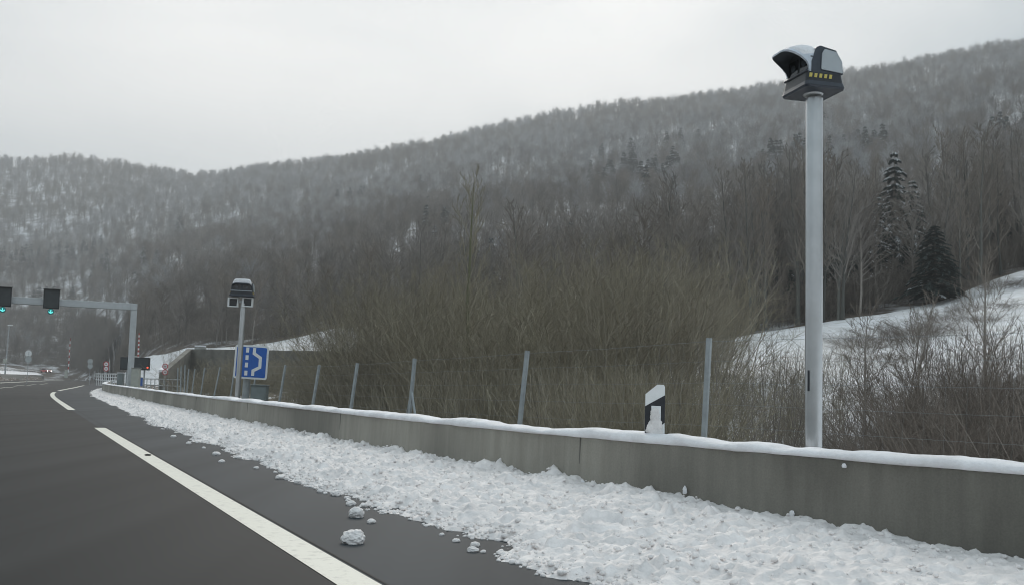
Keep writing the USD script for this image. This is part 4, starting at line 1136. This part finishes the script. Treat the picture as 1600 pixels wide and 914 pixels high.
def bare_tree(h, seed, n1=20, n2=6, n3=6, spread=.30, r0=None, first=.3, tw=.012, upright=.55, lean=.02):
    """trunk and crown of a leafless tree"""
    rg = np.random.default_rng(seed)
    r0 = r0 or h * .013
    tp = polyline((0, 0, -.3), (rg.normal(0, lean), rg.normal(0, lean), 1), h * 1.0 + .3, 9, (0, 0, .15), .035, rg)
    k = len(tp); rad = r0 * (1 - np.linspace(0, 1, k)) ** .85 + .012; rad[0] *= 1.35
    trunk = segs_mesh(np.c_[tp[:-1], tp[1:], rad[:-1], rad[1:]], 6)
    S2, A, Bp, R = [], [], [], []
    for i in range(n1):
        f = first + (1 - first) * (i + rg.random()) / n1 * .97
        p = np.array([np.interp(f * (k - 1), np.arange(k), tp[:, c]) for c in range(3)])
        ln = h * spread * (1.15 - .85 * f) * rg.uniform(.7, 1.2) + .4
        ang = rg.uniform(.5, 1.0) * (1.2 - upright * .6)
        az = i * 2.4 + rg.uniform(-.5, .5)
        d = rot_dir(np.array([0, 0, 1.0]), ang, az, rg)
        b1 = polyline(p, d, ln, 4, (0, 0, upright), .10, rg)
        rr = np.linspace(max(.012, r0 * .36 * (1.1 - f)), .008, 5)
        S2.append(np.c_[b1[:-1], b1[1:], rr[:-1], rr[1:]])
        for j in range(n2):
            g = .2 + .8 * (j + rg.random()) / n2
            q = np.array([np.interp(g * 4, np.arange(5), b1[:, c]) for c in range(3)])
            t1 = b1[min(4, int(g * 4) + 1)] - b1[min(3, int(g * 4))]; t1 /= np.linalg.norm(t1)
            l2 = ln * rg.uniform(.28, .55) * (1.2 - .6 * g)
            b2 = polyline(q, rot_dir(t1, rg.uniform(.4, .85), rg.uniform(0, 6.28), rg), l2, 2, (0, 0, upright * .8), .12, rg)
            S2.append(np.c_[b2[:-1], b2[1:], [.010, .007], [.007, .005]])
            for m_ in range(n3):
                e = .1 + .9 * rg.random()
                q2 = np.array([np.interp(e * 2, np.arange(3), b2[:, c]) for c in range(3)])
                t2 = b2[2] - b2[0]; t2 /= np.linalg.norm(t2)
                dd = rot_dir(t2, rg.uniform(.25, .8), rg.uniform(0, 6.28), rg) + [0, 0, upright * .5]
                A.append(q2); Bp.append(q2 + dd / np.linalg.norm(dd) * l2 * rg.uniform(.35, .8)); R.append(tw * rg.uniform(.6, 1.2))
    crown = cat_([segs_mesh(np.vstack(S2), 3), twigs_mesh(A, Bp, np.array(R), rg)])
    return trunk, crown
def far_tree(h, seed, n=150, tw=.03, wide=.30, first=.34):
    """a light leafless tree for the far slope: trunk and a rounded crown of boughs and twigs"""
    rg = np.random.default_rng(seed)
    tp = polyline((0, 0, -.6), (rg.normal(0, .04), rg.normal(0, .04), 1), h * .86 + .6, 4, (0, 0, .1), .05, rg)
    rad = np.array([.16, .14, .11, .07, .02]) * h / 13
    trunk = segs_mesh(np.c_[tp[:-1], tp[1:], rad[:-1], rad[1:]], 4)
    f = first + (1 - first) * rg.random(n) ** .8
    p = np.stack([np.interp(f * 4, np.arange(5), tp[:, c]) for c in range(3)], 1)
    az, ang = rg.uniform(0, 6.28, n), rg.uniform(.35, 1.25, n) * (1.15 - .45 * f)
    ln = h * wide * np.sqrt(np.clip(1 - ((f - .62) / .50) ** 2, .08, 1)) * rg.uniform(.6, 1.15, n)
    d = np.stack([np.sin(ang) * np.cos(az), np.sin(ang) * np.sin(az), np.cos(ang)], 1)
    A, Bp, R = [p], [p + d * ln[:, None]], [np.full(n, tw * 1.3)]
    for k in range(5):
        g = rg.uniform(.35, 1.0, n)[:, None]
        d2 = d + rg.normal(0, .65, (n, 3)) + [0, 0, .15]; d2 /= np.linalg.norm(d2, axis=1, keepdims=True)
        A.append(p + d * ln[:, None] * g); Bp.append(A[-1] + d2 * (ln * rg.uniform(.25, .6, n))[:, None]); R.append(np.full(n, tw * .75))
    return trunk, twigs_mesh(np.vstack(A), np.vstack(Bp), np.concatenate(R), rg)
def shrub(h, seed, stems=40, base=.8, fan=.30, n2=9, n3=5, tw=.007, r0=.022, curl=.35):
    rg = np.random.default_rng(seed)
    S1, A, Bp, R = [], [], [], []
    for i in range(stems):
        az = rg.uniform(0, 6.28); rr = base * math.sqrt(rg.random())
        p = (rr * math.cos(az), rr * math.sin(az), -.2)
        ang = fan * rg.uniform(.1, 1.5) * (rr / base * .7 + .4); a2 = az + rg.normal(0, .6)
        ln = h * rg.uniform(.55, 1.02)
        st_ = polyline(p, (math.sin(ang) * math.cos(a2), math.sin(ang) * math.sin(a2), math.cos(ang)), ln, 5, (0, 0, curl * .5), .07, rg)
        rad = np.linspace(r0 * rg.uniform(.6, 1.1), .005, 6)
        S1.append(np.c_[st_[:-1], st_[1:], rad[:-1], rad[1:]])
        for j in range(n2):
            g = .18 + .82 * (j + rg.random()) / n2
            q = np.array([np.interp(g * 5, np.arange(6), st_[:, c]) for c in range(3)])
            t1 = st_[min(5, int(g * 5) + 1)] - st_[min(4, int(g * 5))]; t1 /= np.linalg.norm(t1)
            l2 = ln * rg.uniform(.14, .34) * (1.25 - .7 * g)
            d2 = rot_dir(t1, rg.uniform(.3, 1.05), rg.uniform(0, 6.28), rg) + [0, 0, curl * .6]; d2 /= np.linalg.norm(d2)
            e2 = q + d2 * l2
            A.append(q); Bp.append(e2); R.append(tw * 1.25)
            for m_ in range(n3):
                o_ = q + d2 * l2 * rg.uniform(.15, .95)
                d3 = rot_dir(d2, rg.uniform(.3, 1.15), rg.uniform(0, 6.28), rg) + [0, 0, curl * .5]
                A.append(o_); Bp.append(o_ + d3 / np.linalg.norm(d3) * l2 * rg.uniform(.3, .75)); R.append(tw * .8)
    return segs_mesh(np.vstack(S1), 3), twigs_mesh(A, Bp, np.array(R), rg)
def conifer(h, seed, w=.20, levels=22, first=.06, snow=.5, blade=.055):
    """trunk, needle crown of drooping branch sprays, and the snow lying on some of them"""
    rg = np.random.default_rng(seed)
    trunk = segs_mesh(np.array([[0, 0, -.4, 0, 0, h * .55, h * .016, h * .009], [0, 0, h * .55, 0, 0, h, h * .009, .01]]), 6)
    A, Bp, R, SA, SB, SR = [], [], [], [], [], []
    for l in range(levels):
        f = first + (1 - first) * (l + rg.uniform(0, .5)) / levels
        z = h * f; reach = h * w * (1 - f) ** .75 * rg.uniform(.75, 1.12) + .15
        nb = int(9 - 4 * f)
        for b in range(nb):
            az = b * 2 * PI / nb + l * 1.3 + rg.uniform(-.3, .3); rc = reach * rg.uniform(.65, 1.15)
            pts = np.array([[math.cos(az) * rc * t, math.sin(az) * rc * t, z + rc * (.18 * t - .55 * t * t)] for t in np.linspace(0, 1, 5)])
            sn = rg.random() < snow
            for t in range(4):
                d = pts[t + 1] - pts[t]
                for m_ in range(5):
                    q = pts[t] + d * rg.random()
                    side_ = np.array([-math.sin(az), math.cos(az), 0]) * rg.choice([-1, 1])
                    dd = d / np.linalg.norm(d) * .7 + side_ * rg.uniform(.2, .9) + [0, 0, rg.uniform(-.55, .02)]
                    ln = rc * rg.uniform(.16, .34) + .15
                    A.append(q); Bp.append(q + dd * ln); R.append(blade * rg.uniform(1.4, 2.8))
                    if sn and rg.random() < .55 and t >= 1:
                        SA.append(q + [0, 0, .07]); SB.append(q + dd * ln * .75 + [0, 0, .09]); SR.append(blade * rg.uniform(1.3, 2.4))
    return trunk, twigs_mesh(A, Bp, np.array(R) * h / 14, rg), (twigs_mesh(SA, SB, np.array(SR) * h / 14, rg) if SA else None)
PROTO = {}
def proto(name, parts):
    """an abstract model that the copies reference; parts: (name, mesh, material)"""
    path = '/World/_model_' + name
    stage.CreateClassPrim(path)
    for n_, m_, mt in parts:
        if m_ is not None:
            q_ = usdkit.mesh(stage, numbered(f'{path}/{n_}'), m_, look(mt)).GetPrim()
            if n_ != 'trunk': q_.SetCustomDataByKey('kind', 'stuff')
    PROTO[name] = path
for k in range(4):
    t, c = bare_tree(15, 200 + k, n1=24, n2=7, n3=7, tw=.02, first=.22, spread=.26)
    proto(f'bare_tree_{k}', [('trunk', t, 'dark_bark'), ('crown', c, ['twig_grey', 'twig_brown', 'twig_grey', 'twig_brown'][k])])
for k in range(3):
    t, c = bare_tree(7, 300 + k, n1=22, n2=7, n3=7, tw=.006, first=.24, spread=.34, r0=.085, upright=.5)
    proto(f'young_tree_{k}', [('trunk', t, 'bark'), ('crown', c, 'twig_brown')])
t, c = bare_tree(11.5, 411, n1=24, n2=6, n3=5, tw=.010, first=.22, spread=.24, r0=.115, upright=1.0)
proto('tall_tree', [('trunk', t, 'moss_bark'), ('crown', c, 'willow_olive')])
for k in range(4):
    t, c = shrub(7.0, 500 + k, stems=44, base=1.3, fan=.38, n2=12, n3=9, tw=.0055, r0=.026, curl=.18)
    proto(f'willow_{k}', [('stems', t, ['willow_olive', 'willow_brown'][k % 2]), ('twigs', c, ['willow_olive', 'willow_brown', 'willow_brown', 'willow_olive'][k])])
for k in range(3):
    t, c = shrub(3.0, 600 + k, stems=60, base=.9, fan=.75, n2=12, n3=9, tw=.0028, r0=.010, curl=.12)
    proto(f'bush_{k}', [('stems', t, 'bush_red'), ('twigs', c, 'bush_red')])
for k in range(3):
    t, c = shrub(2.6, 650 + k, stems=44, base=.9, fan=.30, n2=8, n3=5, tw=.0032, r0=.008, curl=.3)
    proto(f'brush_{k}', [('stems', t, 'willow_brown'), ('twigs', c, 'willow_olive' if k else 'willow_brown')])
for k in range(2):
    t, c = shrub(4.2, 680 + k, stems=9, base=.8, fan=.22, n2=11, n3=6, tw=.0034, r0=.015, curl=.3)
    proto(f'sapling_{k}', [('stems', t, 'bark'), ('twigs', c, 'willow_brown')])
for k in range(2):
    t, c, sn = conifer(15, 700 + k, snow=.75)
    proto(f'snowy_spruce_{k}', [('trunk', t, 'bark'), ('crown', c, 'needles'), ('snow', sn, 'branch_snow')])
t, c, sn = conifer(14, 710, w=.27, levels=24, first=.10, snow=.08)
proto('dark_fir', [('trunk', t, 'bark'), ('crown', c, 'needles'), ('snow', sn, 'branch_snow')])

# ------------------------------------------------------------------ plants: placing
rg = np.random.default_rng(77)
def on_ground(px, d):
    """ground point in the direction of a picture column at a distance"""
    a = azel(px, 585)[0]; x_, y_ = math.sin(a) * d, math.cos(a) * d
    return np.array([x_, y_, float(ground_z(x_, y_))])
def top_scale(P, d, ytop, px, h):
    """scale that brings the top of a plant of height h standing at P up to a picture row"""
    return max(.2, (zy(px, d, ytop) - P[2]) / h)
def plant(kind, name, label, cat, px, d, ytop, h, group=None, wide=1.0, rz=None):
    P = on_ground(px, d); k = top_scale(P, d, ytop, px, h)
    w = k * wide if wide > 0 else -wide
    return copy_of(PROTO[kind], name, label, cat, P, rg.uniform(0, 6.28) if rz is None else rz, (w, w, k), group)

# the single trees one can point to
plant('tall_tree', 'bare_tree', 'tall slender mossy tree rising out of the middle of the brush', 'tree', 733, 36, 292, 11.5, wide=1.0)
plant('young_tree_0', 'bare_tree', 'bare forked young tree before the white meadow, right of the tall pole', 'tree', 1352, 27, 490, 7)
plant('young_tree_1', 'bare_tree', 'bare young tree on the white meadow below the dark fir', 'tree', 1432, 40, 468, 7)
plant('young_tree_2', 'bare_tree', 'bare young tree against the white meadow near the right picture edge', 'tree', 1540, 33, 415, 7)
plant('young_tree_1', 'bare_tree', 'thin bare tree between the forked tree and the reddish bush', 'tree', 1402, 25, 500, 7, wide=.8)
plant('dark_fir', 'fir_tree', 'dark spreading fir standing at the upper edge of the white meadow', 'tree', 1462, 88, 350, 14, wide=1.75)
def at_row(px, yb, t0=2.0):
    """distance at which the bare hillside is seen at a picture row"""
    a = azel(px, 585)[0]
    P = pt_terrain(np.full(300, a), np.linspace(t0, 5, 300)) - EYE
    row = CY - FPX * (P @ up) / (P @ fwd)
    i = int(np.argmax(row <= yb)); return float(np.hypot(P[i, 0], P[i, 1]))
for (px, yb, yt, lab) in ((1398, 452, 236, 'tallest snow laden spruce, in the wood above the white meadow'), (1427, 448, 280, 'snow laden spruce just right of the tallest one'), (1371, 460, 300, 'snow laden spruce just left of the tallest one'),
                         (160, 448, 402, 'dark snow laden spruce low on the far left slope'), (213, 440, 384, 'snow laden spruce right of the dark one on the far left slope'), (235, 432, 388, 'small snow laden spruce close beside another on the far left slope'), (268, 384, 330, 'highest snow laden spruce on the left slope'),
                         (672, 420, 352, 'dark lone spruce in the wood behind the brush')):
    plant('snowy_spruce_%d' % (px % 2), 'spruce_tree', lab, 'tree', px, at_row(px, yb), yt, 15, wide=1.25)
for (px, d, yt) in ((1235, 88, 420), (1300, 92, 372), (1336, 94, 390), (1415, 97, 380), (1440, 98, 400), (1520, 116, 330), (1565, 114, 300), (1490, 118, 345)):
    plant('dark_fir', 'fir_tree', 'dark fir among the bare trees above the white meadow', 'tree', px, d, yt, 14, 'dark firs above the white meadow', wide=1.0)
# bare trees of the wood's lower edge, near enough to tell apart
edge_n = 0
for k in range(130):
    px = rg.uniform(600, 1150) if k < 30 else rg.uniform(1150, 1660)
    a = azel(px, 585)[0]
    t_ = rg.uniform(1.97, 2.55)
    if 1340 < px < 1455 and t_ < 2.35: continue
    P = pt_terrain(a, t_)[0]; d = math.hypot(P[0], P[1])
    hh = rg.uniform(.62, .95)
    copy_of(PROTO['bare_tree_%d' % (k % 4)], 'bare_tree', 'bare leafless tree of the wood above the snowy meadow', 'tree', P, rg.uniform(0, 6.28), (hh * .9, hh * .9, hh), 'bare trees along the lower edge of the wood')
# willow thicket in the middle
will = [(545, 52, 430), (575, 50, 408), (610, 47, 400), (645, 48, 408), (680, 46, 418), (715, 45, 405), (755, 44, 410), (795, 46, 395), (835, 43, 398), (875, 44, 388), (915, 42, 380), (955, 42, 382), (1000, 43, 372), (1040, 42, 368), (1075, 46, 375), (1110, 52, 380),
        (560, 42, 470), (600, 39, 455), (650, 37, 450), (700, 36, 462), (745, 34, 470), (790, 33, 455), (840, 32, 450), (890, 31, 455), (940, 30, 450), (990, 29, 440), (1030, 31, 430), (625, 56, 420), (690, 55, 425), (770, 54, 415), (850, 53, 405), (930, 52, 395), (1010, 52, 385), (1090, 55, 390)]
for k, (px, d, yt) in enumerate(will):
    plant('willow_%d' % (k % 4), 'willow_shrub', 'tall leafless willow of the olive brown thicket behind the fence', 'shrub', px + rg.uniform(-12, 12), d, yt + rg.uniform(-16, 22), 7.0, 'willows of the thicket behind the fence', wide=-rg.uniform(.9, 1.25))
# low brush between fence and thicket
for k in range(70):
    px = rg.uniform(300, 1085)
    f_ = np.interp(px, [300, 520, 800, 1130], [64, 38, 20, 15.5])
    d = f_ * rg.uniform(1.0, 1.45)
    yt = np.interp(px, [300, 420, 540, 700, 1130], [592, 580, 560, 560, 560]) + rg.uniform(-18, 26)
    plant('brush_%d' % (k % 3), 'brush_shrub', 'low dry brush growing right behind the wire fence', 'shrub', px, d, yt, 2.6, 'low brush behind the fence', wide=-rg.uniform(.9, 1.5))
# reddish bush at the right
for k, (px, d, yt) in enumerate([(1400, 21, 575), (1440, 22, 545), (1480, 21, 520), (1515, 23, 515), (1550, 22, 505), (1590, 21, 545), (1420, 18, 620), (1470, 17, 600), (1520, 17, 585), (1570, 16.5, 590), (1615, 17, 575), (1385, 18, 650), (1650, 19, 560), (1450, 26, 500), (1500, 28, 490), (1560, 27, 480), (1600, 25, 500)]):
    plant('bush_%d' % (k % 3), 'round_bush', 'dense reddish brown leafless bush behind the barrier at the right', 'shrub', px, d, yt, 3.0, 'reddish bushes at the right', wide=-rg.uniform(.95, 1.3))
# light saplings either side of the tall pole
for k in range(34):
    px = rg.choice([rg.uniform(1110, 1260), rg.uniform(1120, 1340)]); d = rg.uniform(18, 38)
    plant('sapling_%d' % (k % 2), 'sapling', 'thin leafless sapling in front of the white meadow beside the tall pole', 'sapling', px, d, rg.uniform(500, 575), 4.2, 'saplings beside the tall pole', wide=-rg.uniform(.7, 1.1))
# dark scrub dotted over the meadow
for (px, d, yt, w_) in ((1560, 86, 428, 2.0), (1575, 84, 436, 1.6), (1425, 62, 492, 1.5), (1446, 64, 486, 1.3), (1480, 70, 478, .9), (1508, 74, 462, .8), (1398, 60, 508, 1.2), (1330, 62, 512, 1.0), (1345, 58, 530, 1.1), (1380, 52, 540, 1.3), (1590, 70, 470, 1.2), (1535, 66, 495, 1.0)):
    plant('bush_%d' % (px % 3), 'meadow_scrub', 'small dark scrub growing out of the snowy meadow', 'shrub', px, d, yt, 3.0, 'scrub on the meadow', wide=-w_)
# scrub on the white slope by the retaining wall
for k in range(26):
    px = rg.uniform(268, 345) if k < 8 else rg.uniform(345, 550); d = rg.uniform(104, 140)
    plant('sapling_%d' % (k % 2), 'sapling', 'thin bare shrub on the snowy slope above the retaining wall', 'sapling', px, d, rg.uniform(505, 540) if px > 345 else rg.uniform(525, 550), 4.2, 'shrubs above the retaining wall', wide=-rg.uniform(.9, 1.6))
for k in range(22):
    px = rg.uniform(290, 560); d = rg.uniform(66, 84)
    plant('brush_%d' % (k % 3), 'brush_shrub', 'dry brush in front of the brown retaining wall', 'shrub', px, d, rg.uniform(552, 590), 2.6, 'brush before the retaining wall', wide=-rg.uniform(1.4, 2.4))

# ------------------------------------------------------------------ the wood on the hill: one mass
def scatter_points(n_try, keep):
    """points evenly spread over the hill's area in view"""
    a = rg.uniform(-.62, .60, n_try); t_ = rg.uniform(2.0, 5.45, n_try)
    x0, y0, z0 = terrain(a, t_); x1, y1, _ = terrain(a, t_ + .02)
    w = np.hypot(x0, y0) * np.hypot(x1 - x0, y1 - y0)
    ok = rg.random(n_try) < w / np.quantile(w, .98)
    a, t_ = a[ok][:keep], t_[ok][:keep]
    P = pt_terrain(a, t_)
    return P, t_
wood = UsdGeom.PointInstancer.Define(stage, '/World/hill_wood')
tag(wood, 'leafless winter wood covering the whole hillside', None, None, 'stuff')
protos = []
for k, mt in enumerate(['twig_grey', 'twig_brown', 'twig_grey', 'twig_brown', 'twig_frost', 'twig_frost']):
    t, c = far_tree(11.5, 800 + k, n=62, tw=.034, wide=.30 + .03 * (k % 3), first=.30)
    path = f'/World/hill_wood/model_{k}'
    UsdGeom.Xform.Define(stage, path)
    usdkit.mesh(stage, path + '/trunk', t, look('bark')); usdkit.mesh(stage, path + '/crown', c, look(mt)); protos.append(path)
for k in range(2):
    t, c, sn = conifer(14, 860 + k, levels=14, snow=.5, blade=.12)
    path = f'/World/hill_wood/conifer_{k}'
    UsdGeom.Xform.Define(stage, path)
    usdkit.mesh(stage, path + '/trunk', t, look('bark')); usdkit.mesh(stage, path + '/crown', c, look('needles')); usdkit.mesh(stage, path + '/snow', sn, look('branch_snow')); protos.append(path)
t, c = shrub(3.6, 880, stems=9, base=1.0, fan=.4, n2=7, n3=4, tw=.022, r0=.03, curl=.3)
UsdGeom.Xform.Define(stage, '/World/hill_wood/undergrowth')
usdkit.mesh(stage, '/World/hill_wood/undergrowth/stems', t, look('bark')); usdkit.mesh(stage, '/World/hill_wood/undergrowth/twigs', c, look('twig_brown')); protos.append('/World/hill_wood/undergrowth')
P, t_ = scatter_points(220000, 23000)
o_, s_ = nearest(L, P[:, :2])
ok = ~((o_ > -6) & (o_ < 40) & (s_ < sL[-1] - 4))
P, t_ = P[ok], t_[ok]
un = rg.random(len(P)) < 0.0
# low growth along the foot of the hill
a2 = rg.uniform(-.62, .62, 5200); t2 = 1.98 + rg.random(5200) ** 1.4 * 1.1
a3 = rg.uniform(azel(112, 585)[0], azel(222, 585)[0], 2200); a2 = np.r_[a2, a3]; t2 = np.r_[t2, 2.0 + rg.random(2200) * 1.0]
keep = (a2 < azel(172, 585)[0]) | (t2 > 2.03)
P2 = pt_terrain(a2[keep], t2[keep]); o2, s2 = nearest(L, P2[:, :2])
ok = ~((o2 > -5) & (o2 < 33) & (s2 < sL[-1] - 4)); P2 = P2[ok]; t2 = t2[keep][ok]
n1_ = len(P); P = np.vstack([P, P2]); t_ = np.r_[t_, t2]
n_ = len(P)
patch = fbm(np.c_[P[:, :2] / 90, np.zeros(n_)], 3, 71)
fr_ = .10 + np.clip((t_ - 2.8) / 2.5, 0, 1) * .40 + (patch - .5) * 1.2 + .04 * (P[:, 0] < -120)
idx = rg.integers(0, 4, n_)
idx = np.where(rg.random(n_) < fr_, rg.integers(4, 6, n_), idx)
con = fbm(np.c_[P[:, :2] / 45, np.zeros(n_)], 2, 75)
idx = np.where((rg.random(n_) < np.clip((con - .66) * 4, 0, .5)) & (t_ < 4.2), rg.integers(6, 8, n_), idx)
idx[n1_:] = 8
sc = rg.uniform(.60, 1.08, n_) * np.interp(t_, [2, 3, 5], [1.05, .95, 1.05])
wood.CreatePrototypesRel().SetTargets([Sdf.Path(p) for p in protos])
wood.CreateProtoIndicesAttr(Vt.IntArray.FromNumpy(idx.astype(np.int32)))
wood.CreatePositionsAttr(Vt.Vec3fArray.FromNumpy(P.astype(np.float32)))
wood.CreateScalesAttr(Vt.Vec3fArray.FromNumpy(np.stack([sc * rg.uniform(.85, 1.2, n_), sc * rg.uniform(.85, 1.2, n_), sc], 1).astype(np.float32)))
yaw = rg.uniform(0, PI, n_)
qs = [Gf.Quath(float(math.cos(v)), 0, 0, float(math.sin(v))) for v in yaw]
wood.CreateOrientationsAttr(Vt.QuathArray(qs))
print('wood', n_)

# ------------------------------------------------------------------ winter haze in the valley
usdkit.material(stage, '/World/Looks/haze_look', {'v': ('principled_volume', {'color': (0.90, 0.93, 0.95), 'density': 0.00052, 'anisotropy': 0.3})}, [], volume='v.volume')
tag(obj('haze', box(2600, 2600, 420, (0, 900, 420 / 2 - 45)), 'haze_look'), 'thin winter haze filling the valley', None, None, 'stuff')
